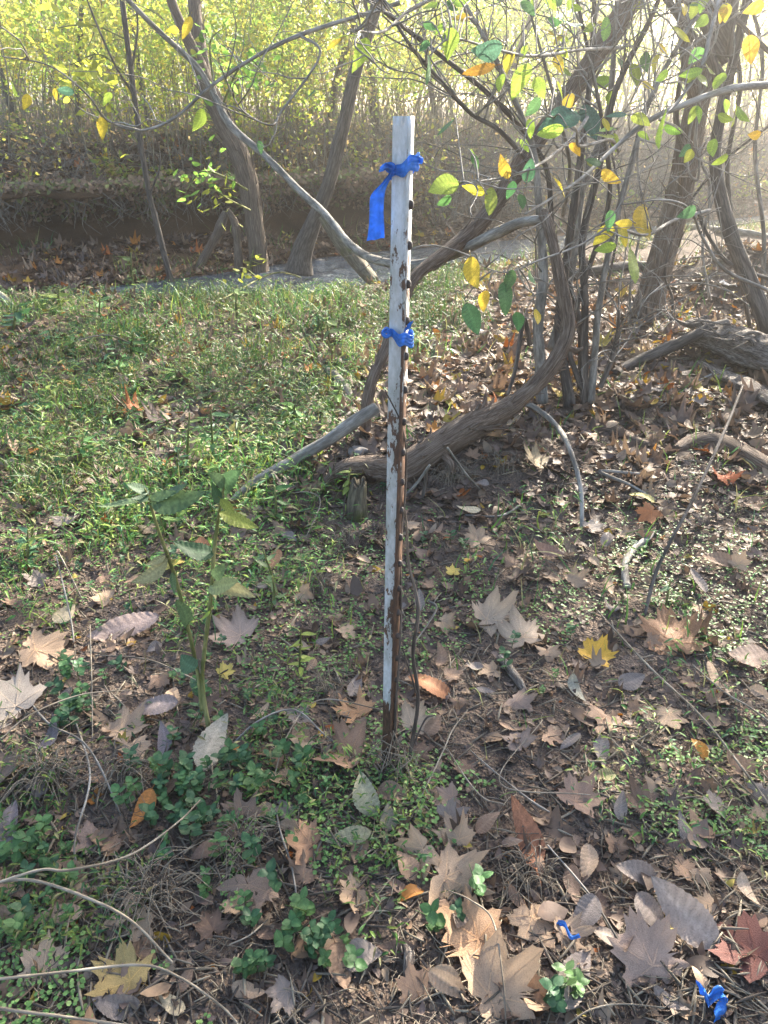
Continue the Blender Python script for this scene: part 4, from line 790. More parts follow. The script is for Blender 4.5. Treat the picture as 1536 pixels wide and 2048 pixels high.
# ------------------------------------------------------------------ the thicket beyond the creek
def build_thicket():
    r = np.random.default_rng(8); protos = []
    lps = [oval_leaf(320 + i, .6, False, .52) for i in range(4)]
    def proto(kind, hgt, nleaf, zlo, seed):
        q = np.random.default_rng(seed); b = Bag(); Qs = []
        P = [np.zeros(3)]; d = np.array([q.normal() * .16, q.normal() * .12, 1.0])
        for i in range(6): d = d + np.append(q.normal(size=2) * .13, 0); P.append(P[-1] + d / np.linalg.norm(d) * hgt / 6)
        S = spline(P, 22); R = np.linspace(.014, .004, 22) * (hgt / 4.2); V, T, bk = tube(S, R, 5, seed=seed); b.add(V, T, bark=bk); Q = np.column_stack([S, R])
        tw = twigs_from(Q, b, 12, .9, .0045, seed * 3 + 1, 2, .5, 3, .25)
        stem = b.mesh("stem"); pts = []
        for t in tw: pts.append(t[3:, :3])
        pts = np.concatenate(pts); pts = pts[pts[:, 2] > zlo]; ix = q.integers(0, len(pts), nleaf); pos = pts[ix] + q.normal(size=(nleaf, 3)) * .09
        M = rotmats(q.uniform(0, 6.28, nleaf), q.uniform(.2, 1.5, nleaf), q.uniform(0, 6.28, nleaf))
        pal = np.array([(.44, .56, .08), (.58, .60, .09), (.32, .48, .08), (.72, .60, .10), (.56, .60, .16)]); cols = pal[q.integers(0, 5, nleaf)] * q.uniform(.8, 1.15, (nleaf, 1))
        V, T, Cc = scatter(lps, pos, M, q.uniform(.07, .13, nleaf), cols, q.integers(0, 4, nleaf)); crown = make_mesh("crown", V, T, Cc)
        stem.materials.append(M_STEM); crown.materials.append(M_FAR); return stem, crown
    protos = [proto(0, 4.6, 380, .35, 40 + i) for i in range(4)] + [proto(0, 3.4, 320, .2, 50 + i) for i in range(3)] + [proto(0, 5.2, 480, .8, 60 + i) for i in range(3)]
    placed = 0; spots = []
    tries = 0
    while placed < 250 and tries < 8000:
        tries += 1; Y = 12 + 14 * r.random() ** 1.4; px = r.uniform(-40, 1580); p = A(px, 250, Y); x = p[0]
        fe = float(far_edge(x)); edge = fe + (float(bar_w(x)) + .5 if x < -0.5 else 2.2)
        if Y < edge: continue
        if any((x - a) ** 2 + (Y - b_) ** 2 < .10 for a, b_ in spots): continue
        spots.append((x, Y)); z = float(far_z(x, Y)); row = Y - edge
        side = ("at the left edge", "left of the slim trunk", "behind the slim trunk", "left of the fork", "right of the fork", "left of the dark leaning trunk", "behind the post top", "right of the post top", "behind the hanging leaves", "behind the shrub stems", "behind the stout trunk", "in the glare at right")[int(np.searchsorted([100, 230, 320, 410, 540, 680, 790, 930, 1080, 1230, 1400], px))]
        depth_ = "on the bank edge" if row < 1.6 else "within the thicket" if row < 5 else "far back"
        k = int(r.integers(0, len(protos))); size_ = "short" if 4 <= k < 7 else "tall" if k >= 7 else "slim"; lab = (size_ + " pale sapling " + depth_ + " " + side)
        o = empty("sapling", (x, Y, z - .03), lab, "sapling", size_ + " saplings " + depth_ + " " + side); s = r.uniform(.85, 1.2) * float(np.interp(Y, [12, 26], [.62, .92])); sw = r.choice([.7, 1, 1.4, 2.2]); o.scale = (s * (1 + .15 * (sw - 1)), s * (1 + .15 * (sw - 1)), s); o.rotation_euler = (r.normal() * .09, r.normal() * .09, r.uniform(0, 6.28))
        st, cr = protos[k]; link("stem", st, None, o); c = link("crown", cr, None, o); t = r.uniform(.8, 1.15); c.color = (t * r.uniform(.85, 1.15), t, t, 1); placed += 1
    # a few darker trees stand inside the thicket
    for i, (px, Y, wpx, ln, side) in enumerate(((655, 16.5, 15, 8, "left of the post top"), (755, 17.5, 18, -6, "just behind the post top"), (150, 15.0, 12, 10, "near the left edge"), (40, 16.0, 14, -8, "at the left edge"), (575, 19, 12, 4, "right of the forked tree"), (880, 18.5, 12, -12, "right of the post"), (985, 17.5, 14, 10, "behind the hanging leaves"), (1150, 20, 15, 4, "behind the shrub stems"), (300, 18, 12, -4, "behind the slim sapling trunk"), (470, 20, 14, 6, "behind the fork"))):
        p = A(px, 250, Y); z = float(far_z(p[0], Y)); base = np.array([p[0], Y, z - .05]); o = empty("thicket_tree", base, "dark slender tree inside the yellow thicket " + side, "tree"); R0 = wpx * .5 * Y * .92 / FPX; q = np.random.default_rng(990 + i)
        S = spline([base, base + [ln * .02, 0, 1.0], base + [ln * .05 + q.normal() * .1, 0, 2.2], base + [ln * .10, 0, 4.0]], 30); Q = np.column_stack([S, np.linspace(R0, R0 * .55, 30)]); V, T, bk = tube(S, Q[:, 3], 10, .2, 6, i); link("trunk", make_mesh("trunk", V - base, T, np.ones((len(V), 3)), bk), M_DARK, o)
        b = Bag(); tw = twigs_from(Q, b, 16, 1.5, .011, 1200 + i, 3, .5, 4, .22); link("branches", b.mesh("branches", base), M_DARK, o)
        tp = np.concatenate([t[4:, :3] for t in tw]); nl = 160; pos = tp[q.integers(0, len(tp), nl)] + q.normal(size=(nl, 3)) * .06; M = rotmats(q.uniform(0, 6.28, nl), q.uniform(.2, 1.5, nl), q.uniform(0, 6.28, nl)); V, T, Cc = scatter(lps, pos, M, q.uniform(.08, .15, nl), np.array([(.30, .46, .07), (.5, .56, .07), (.66, .58, .08)])[q.integers(0, 3, nl)]); link("crown", make_mesh("crown", V - base, T, Cc), M_FAR, o)
    # farther on the wood reads as one mass
    n = 60000; Y = 24 + 34 * r.random(n) ** 1.3; px = r.uniform(-150, 1700, n); x = (px - 768) / FPX * (Y * cos(PITCH) + .2); z0 = far_z(x, Y)
    clump = vnoise(x * .8, Y * .8) + .6 * vnoise(x * 2.2, Y * 1.5); z = z0 + .1 + r.random(n) * (1.7 + .135 * Y - z0)
    k = clump + .5 * vnoise(x * 1.1 + 7, z * 1.3) + .10 * np.abs(z - z0 - 1.0) + .9 * vnoise(x * .45 + 3, z * .6 + Y * .2) > .08; x, Y, z = x[k], Y[k], z[k]; n = len(x)
    M = rotmats(r.uniform(0, 6.28, n), r.uniform(.3, 1.5, n), r.uniform(0, 6.28, n)); pal = np.array([(.42, .55, .10), (.55, .58, .11), (.28, .44, .09), (.68, .58, .14)])
    V, T, Cc = scatter(lps, np.column_stack([x, Y, z]), M, r.uniform(.11, .21, n), pal[r.integers(0, 4, n)] * r.uniform(.75, 1.15, (n, 1)))
    link("far_woods", make_mesh("far_woods", V, T, Cc), M_FAR, kind="stuff", label="yellow-green wood filling the distance beyond the thicket", cat="woods")
    b = Bag()
    for i in range(420):
        Y = r.uniform(19, 40); x = (r.uniform(-60, 1600) - 768) / FPX * Y * .9; z = float(far_z(x, Y)); h = r.uniform(2.5, 5.5)
        S = spline([[x, Y, z - .1], [x + r.normal() * .5, Y, z + h * .5], [x + r.normal() * 1.0, Y, z + h]], 7); V, T, bk = tube(S, np.linspace(r.uniform(.014, .045), .010, 7), 4, cap=False); b.add(V, T, bark=bk)
    link("far_stems", b.mesh("far_stems"), M_STEM, kind="stuff", label="distant pale stems standing in the far wood", cat="stems")
    # dry stems, canes and roots matted on the far bank
    b = Bag()
    for i in range(2600):
        px = r.uniform(-20, 1560); x0 = (px - 768) / FPX * 12.5; fe = float(far_edge(x0)); bw = float(bar_w(x0)); hang = x0 < 0 and r.random() < .32 + .5 * float(vnoise(x0 * 2.3, 6.0))
        if hang:
            y = fe + bw - .02 + r.normal() * .06 + .25 * float(vnoise(x0 * 1.9, 2.0)); zt = .62 + r.uniform(-.05, .12); L = r.uniform(.1, .6)
            P = [[x0, y + .06, zt], [x0 + r.normal() * .04, y - .08, zt - L * .3], [x0 + r.normal() * .1, y - .08 + r.normal() * .05, zt - L * .7], [x0 + r.normal() * .14, y - .06 + r.normal() * .08, zt - L]]
            rad = r.uniform(.002, .009)
        else:
            y = fe + bw + r.uniform(.15, 3.2); z = float(far_z(x0, y)); a = r.uniform(0, 6.28); L = r.uniform(.3, 1.1); up = r.uniform(.05, .6) * L
            P = [[x0, y, z - .02], [x0 + .35 * L * cos(a), y + .25 * L * sin(a), z + up], [x0 + .8 * L * cos(a), y + .5 * L * sin(a), z + up * r.uniform(.1, 1.2)]]; rad = r.uniform(.002, .006)
        S = spline(P, 8); V, T, bk = tube(S, np.linspace(rad, rad * .5, 8), 4, cap=False); b.add(V, T, bark=bk)
    # leafless and leafy undergrowth along the bank top
    nn = 24000; x = (r.uniform(-60, 1600, nn) - 768) / FPX * 14; y = far_edge(x) + bar_w(x) + .2 + 12 * r.random(nn) ** 1.5; x = x * y / 14.0; y2 = np.maximum(y, far_edge(x) + bar_w(x) + .25); kk = vnoise(x * 1.1, y2 * 1.1) + .6 * vnoise(x * 4, y2 * 3) > -.05; x, y2 = x[kk], y2[kk]; nn = len(x)
    z = far_z(x, y2) + r.random(nn) ** 1.2 * (.2 + 2.2 * np.clip(vnoise(x * .9 + 5, y2 * .9) + .25, 0, 1)); M = rotmats(r.uniform(0, 6.28, nn), r.uniform(.1, 1.3, nn), r.uniform(0, 6.28, nn)); pal = np.array([(.30, .36, .07), (.42, .42, .08), (.22, .30, .07), (.36, .26, .12), (.45, .34, .18)])
    V, T, Cc = scatter(lps, np.column_stack([x, y2, z]), M, r.uniform(.06, .12, nn), pal[r.integers(0, 5, nn)] * r.uniform(.8, 1.15, (nn, 1))); link("undergrowth", make_mesh("undergrowth", V, T, Cc), M_FAR, kind="stuff", label="low leafy undergrowth along the top of the far bank", cat="undergrowth")
    for i in range(1700):
        px = r.uniform(-20, 1560); Yq = r.uniform(12.5, 22); x0 = (px - 768) / FPX * Yq * .9; y = max(Yq, float(far_edge(x0) + bar_w(x0)) + .4); z = float(far_z(x0, y)); L = r.uniform(.5, 1.8); a = r.uniform(0, 6.28); k_ = r.uniform(.05, .5)
        S = spline([[x0, y, z - .03], [x0 + k_ * .4 * L * cos(a), y + .2 * L * sin(a) * k_, z + L * .6], [x0 + k_ * L * cos(a), y + k_ * L * sin(a) * .5, z + L * r.uniform(.7, 1.05)]], 7); V, T, bk = tube(S, np.linspace(r.uniform(.003, .009), .002, 7), 4, cap=False); b.add(V, T, bark=bk)
    nn = 8500; x = r.uniform(-7, .6, nn); t = r.random(nn) ** .6; fd = np.interp(t, [0, .3, .6, .8, 1], [.3, .3, .0, -.12, -.02]); y = far_edge(x) + bar_w(x) + fd + .25 * vnoise(x * 1.9, 2.0) - .03; z = .12 + .5 * t + .1 * vnoise(x * 3.1, 2.0); lip = r.random(nn) < .5; y = np.where(lip, far_edge(x) + bar_w(x) + .25 * vnoise(x * 1.9, 2.0) + r.uniform(-.28, .45, nn), y); z = np.where(lip, .645 + r.uniform(-.03, .08, nn), z)
    kk = (vnoise(x * 2.6, z * 5) + .3 * t > -.02) | lip; x, y, z = x[kk], y[kk], z[kk]; nn = len(x); M = rotmats(r.uniform(0, 6.28, nn), r.uniform(.5, 1.3, nn), r.normal(size=nn) * .7)
    V, T, Cc = scatter(lps, np.column_stack([x, y, z]), M, r.uniform(.05, .11, nn), np.array([(.26, .165, .105), (.20, .13, .088), (.32, .22, .14), (.2, .22, .07)])[r.integers(0, 4, nn)] * r.uniform(.7, 1.2, (nn, 1))); link("draped_litter", make_mesh("draped_litter", V, T, Cc), M_LIT, kind="stuff", label="dead leaves caught on the lip of the undercut bank", cat="leaf litter")
    link("bank_brush", b.mesh("bank_brush"), M_GREY, kind="stuff", label="tangled dry canes and hanging roots matted over the far bank", cat="brush")
build_thicket()

# ------------------------------------------------------------------ litter, grass, ground cover
def in_view(x, y, m=60):
    z = ground(x, y); u, v, w = proj(np.column_stack([x, y, z])); return (w > .1) & (u > -m) & (u < 1536 + m) & (v > -m) & (v < 2048 + m * 2)
def sample_ground(n, ylo, yhi, px_uniform=.5, r=rng):      # even in the picture for one share, even on the ground for the rest
    m = int(n * px_uniform); px = r.uniform(-60, 1600, m); y = ylo * (yhi / ylo) ** r.random(m); x = (px - 768) / FPX * (y * cos(PITCH) + EYE * sin(PITCH))
    y2 = r.uniform(ylo, yhi, n - m); x2 = (r.uniform(-60, 1600, n - m) - 768) / FPX * (y2 * cos(PITCH) + EYE * sin(PITCH)); return np.concatenate([x, x2]), np.concatenate([y, y2])
def grassy(x, y):                                          # 1 where grass grows, 0 on the leafy dirt
    gx = np.interp(y, [.5, 1.5, 2.2, 3.2, 4.5, 6, 9], [-1.2, -.15, -.2, -.35, -.1, .6, 1.1]); g = sstep(.5, -.5, (x - gx) / (.25 + .12 * y))
    return np.clip(g * (.74 + 1.6 * vnoise(x * 1.8, y * 1.8 + 3) + 1.3 * vnoise(x * 4.5 + 2, y * 3.5)), 0, 1)
BROWNS = np.array([(.26, .165, .105), (.20, .13, .088), (.30, .205, .135), (.15, .10, .073), (.235, .165, .125), (.34, .25, .175), (.19, .135, .11), (.12, .085, .065)])
BRIGHT = np.array([(.50, .20, .035), (.55, .33, .04), (.42, .13, .03), (.50, .38, .08)])
def leaf_cols(n, r, bright=.08):
    c = BROWNS[r.integers(0, len(BROWNS), n)] * r.uniform(.75, 1.2, (n, 1)); k = r.random(n) < bright; c[k] = BRIGHT[r.integers(0, 4, k.sum())] * r.uniform(.8, 1.2, (k.sum(), 1)); return c
def build_litter():
    r = np.random.default_rng(31)
    lp = [lobed_leaf(400 + i, 2.0, False) for i in range(6)] + [oval_leaf(420 + i, 2.3, False, .55) for i in range(6)]
    # near and middle ground
    x, y = sample_ground(30000, .75, 9.3, .45, r); k = in_view(x, y) & (y < bank_edge(x) + .4); g = grassy(x, y); k &= r.random(len(x)) > .45 * g * sstep(2.4, 3.6, y) + .25 * g; k &= r.random(len(x)) < np.interp(y, [1, 3, 4], [.6, .75, 1]); x, y = x[k], y[k]; n = len(x)
    size = np.interp(y, [1, 2.2, 3.5], [.022, .03, .065]) * r.uniform(.4, 1.5, n); z = near_z(x, y) + r.uniform(.0, .25, n) * size
    M = rotmats(r.uniform(0, 6.28, n), np.abs(r.normal(0, .45, n)), r.uniform(0, 6.28, n)); orange = np.where(y > 4.0, .15, .02)
    c = leaf_cols(n, r, 0); kk = r.random(n) < orange; c[kk] = BRIGHT[r.integers(0, 4, kk.sum())] * r.uniform(.7, 1.1, (kk.sum(), 1)); c *= np.interp(y, [2, 3.2], [.8, .86])[:, None]; pick = np.where(r.random(n) < np.interp(y, [2, 4], [.10, .22]), r.integers(0, 6, n), r.integers(6, 12, n))
    big = (r.random(n) < .022) & (y < 2.8); size = np.where(big, r.uniform(.05, .09, n), size); z = z + .006 * big
    V, T, Cc = scatter(lp, np.column_stack([x, y, z]), M, size, c, pick); link("leaf_litter", make_mesh("leaf_litter", V, T, Cc), M_LIT, kind="stuff", label="brown curled leaf litter covering the near bank", cat="leaf litter")
    # the far bank and the leafy bar
    x, y = sample_ground(30000, 9.0, 22, .4, r); dy = y - far_edge(x); u = x < 0; b = bar_w(x); k = (dy > .05) & ~((dy > b - .15) & (dy < b + .12) & u) & (dy < 8); x, y = x[k], y[k]; n = len(x)
    z = far_z(x, y) + r.uniform(.0, .04, n); M = rotmats(r.uniform(0, 6.28, n), np.abs(r.normal(0, .4, n)), r.uniform(0, 6.28, n))
    V, T, Cc = scatter(lp, np.column_stack([x, y, z]), M, r.uniform(.06, .13, n), leaf_cols(n, r, .06)); link("leaf_litter", make_mesh("leaf_litter", V, T, Cc), M_LIT, kind="stuff", label="fallen leaves blanketing the bar and slope across the creek", cat="leaf litter")
    # crumbs of bark, stalks and twig bits
    b = []; n = 15000; x, y = sample_ground(n, .7, 6.5, .7, r); k = in_view(x, y); x, y = x[k], y[k]; n = len(x)
    rod = tube(spline([[0, -.5, 0], [.06, -.1, .05], [-.04, .25, .03], [0, .5, 0]], 5), [.010, .015, .015, .012, .006], 4)[:2]; rod2 = tube(spline([[0, -.5, 0], [.02, 0, .02], [0, .5, .0]], 4), [.02, .035, .04, .015], 4)[:2]
    pr = [(rod[0], rod[1], np.ones((len(rod[0]), 3))), (rod2[0], rod2[1], np.ones((len(rod2[0]), 3)))]
    M = rotmats(r.uniform(0, 6.28, n), np.abs(r.normal(0, .25, n)), r.uniform(0, 6.28, n)); L = r.uniform(.012, .09, n) * np.where(y > 3, 1.4, 1); c = np.array([(.16, .13, .10), (.09, .07, .055), (.20, .165, .12), (.30, .25, .18)])[r.integers(0, 4, n)] * r.uniform(.7, 1.2, (n, 1))
    V, T, Cc = scatter(pr, np.column_stack([x, y, near_z(x, y) + r.uniform(.001, .012, n)]), M, L, c); link("twig_litter", make_mesh("twig_litter", V, T, Cc), M_LIT, kind="stuff", label="small twig bits and stalks strewn over the soil", cat="twig litter")
    # soil clods
    n = 9000; x, y = sample_ground(n, .7, 4.0, .8, r); k = in_view(x, y); x, y = x[k], y[k]; n = len(x); th = np.linspace(0, 2 * pi, 5, endpoint=False)
    ov = np.vstack([np.column_stack([np.cos(th), np.sin(th), 0 * th]), [0, 0, .8], [0, 0, -.6]]); kk = np.arange(5); ot = np.vstack([np.stack([kk, (kk + 1) % 5, np.full(5, 5)], -1), np.stack([(kk + 1) % 5, kk, np.full(5, 6)], -1)])
    cl = [(ov * rng.uniform(.6, 1.3, (7, 1)), ot, np.ones((7, 3))) for _ in range(5)]; M = rotmats(r.uniform(0, 6.28, n), r.uniform(0, .6, n), r.uniform(0, 6.28, n))
    V, T, Cc = scatter(cl, np.column_stack([x, y, near_z(x, y) + .001]), M, r.uniform(.002, .009, n), np.array([(.10, .08, .065)]) * r.uniform(.6, 1.6, (n, 1))); link("soil_crumbs", make_mesh("soil_crumbs", V, T, Cc, smooth=False), M_LIT, kind="stuff", label="loose crumbs of dark soil", cat="soil")
build_litter()
def build_grass():
    r = np.random.default_rng(41); bl = [blade(4, q, .03) for q in (.25, .5, .8, 1.1)]; ln = [lance(q, w) for q, w in ((.2, .11), (.5, .13), (.8, .10))]
    def pal(n, y, x):
        c = np.array([(.085, .20, .05), (.11, .24, .045), (.15, .26, .05), (.065, .16, .06), (.24, .31, .06), (.30, .28, .12)]); w = r.integers(0, 6, n); return c[w] * r.uniform(.75, 1.2, (n, 1)) * np.clip(1 + .9 * vnoise(x * 1.3 + 2, y * 1.3) , .5, 1.5)[:, None]
    # blades
    x, y = sample_ground(90000, 1.0, 9.2, .35, r); g = grassy(x, y); k = in_view(x, y) & (y < bank_edge(x) + .5) & (r.random(len(x)) < g * sstep(1.3, 3.0, y) * .55 + .025); x, y = x[k], y[k]; n = len(x)
    h = r.uniform(.03, .15, n) * np.interp(y, [1.2, 2.8], [.35, 1]) * (1 + 1.1 * vnoise(x * 1.6, y * 1.6)) * np.where(y > 5, 1.25, 1); M = rotmats(r.uniform(0, 6.28, n), np.abs(r.normal(0, .45, n)), r.uniform(0, 6.28, n))
    V, T, Cc = scatter(bl, np.column_stack([x, y, near_z(x, y)]), M, h, pal(n, y, x)); link("grass", make_mesh("grass", V, T, Cc), M_HERB, kind="stuff", label="short mixed grass on the left of the near bank", cat="grass")
    # stilt grass and small weeds: lance leaves at different heights
    x, y = sample_ground(100000, .9, 9.2, .4, r); g = grassy(x, y); cl = sstep(.12, .3, vnoise(x * 3.1 + 4, y * 3.1)); k = in_view(x, y) & (y < bank_edge(x) + .4) & (r.random(len(x)) < np.maximum(g * sstep(1.0, 2.2, y) * .9, .34 * cl * (y < 3.0) * np.where(x < .15, 2.4, 1))); x, y = x[k], y[k]; n = len(x)
    z = near_z(x, y) + r.random(n) ** 1.5 * np.where(y > 2.2, .16 * (1 + 1.2 * vnoise(x * 1.6, y * 1.6)), .06); M = rotmats(r.uniform(0, 6.28, n), np.abs(r.normal(0, .35, n)), r.uniform(0, 6.28, n))
    V, T, Cc = scatter(ln, np.column_stack([x, y, z]), M, r.uniform(.02, .05, n) * np.interp(y, [1.4, 2.4, 4], [.6, 1, 1.3]), pal(n, y, x)); link("weeds", make_mesh("weeds", V, T, Cc), M_HERB, kind="stuff", label="low green weeds mixed through the grass", cat="weeds")
    # tiny round leaves of the creeping ground cover
    x, y = sample_ground(42000, .75, 4.2, .7, r); m = vnoise(x * 2.4 + 1, y * 2.4 + 9) + .5 * vnoise(x * 9, y * 9); k = in_view(x, y) & (m > .13) & (r.random(len(x)) < np.where(y > 2.6, .4, .8)); x, y = x[k], y[k]; n = len(x)
    M = rotmats(r.uniform(0, 6.28, n), np.abs(r.normal(0, .3, n)), r.uniform(0, 6.28, n)); c = np.array([(.17, .32, .09), (.13, .26, .075), (.24, .38, .12)])[r.integers(0, 3, n)] * r.uniform(.8, 1.15, (n, 1))
    V, T, Cc = scatter([disc()], np.column_stack([x, y, near_z(x, y) + r.uniform(.006, .02, n)]), M, r.uniform(.006, .0115, n), c); link("creeping_groundcover", make_mesh("creeping_groundcover", V, T, Cc), M_HERB, kind="stuff", label="tiny round pale green leaves creeping over the soil", cat="ground cover")
    # tall grass and dead canes fringing the near bank
    n = 15000; x = r.uniform(-6, 9, n); y = bank_edge(x) + .5 * vnoise(x * 1.3, 4.0) + r.uniform(-.9, .35, n); m = (vnoise(x * 1.6, y * 2) + .5 * vnoise(x * 5, y * 5) > -.05) & (x > .75); x, y = x[m], y[m]; n = len(x)
    M = rotmats(r.uniform(0, 6.28, n), np.abs(r.normal(0, .4, n)), r.uniform(0, 6.28, n)); V, T, Cc = scatter(bl, np.column_stack([x, y, near_z(x, y) - .01]), M, np.stack([r.uniform(.10, .22, n)] + [r.uniform(.14, .40, n) * (.75 + vnoise(x * 2, 1.0))] * 2, 1), np.array([(.12, .22, .05), (.25, .28, .08), (.36, .29, .16), (.28, .22, .13)])[r.integers(0, 4, n)] * r.uniform(.7, 1.2, (n, 1)))
    link("grass", make_mesh("grass", V, T, Cc), M_HERB, kind="stuff", label="taller grass and dead canes fringing the near water edge", cat="grass")
    # grass along the far water edge and among the bank
    x, y = sample_ground(9000, 10, 20, .5, r); dy = y - far_edge(x); k = (dy > .0) & (dy < 5) & (vnoise(x * 1.2, y * 1.2) > .12); x, y = x[k], y[k]; n = len(x); M = rotmats(r.uniform(0, 6.28, n), np.abs(r.normal(0, .4, n)), r.uniform(0, 6.28, n))
    V, T, Cc = scatter(bl, np.column_stack([x, y, far_z(x, y)]), M, r.uniform(.1, .3, n), pal(n, y, x)); link("grass", make_mesh("grass", V, T, Cc), M_HERB, kind="stuff", label="thin grass tufts on the far bank", cat="grass")
build_grass()

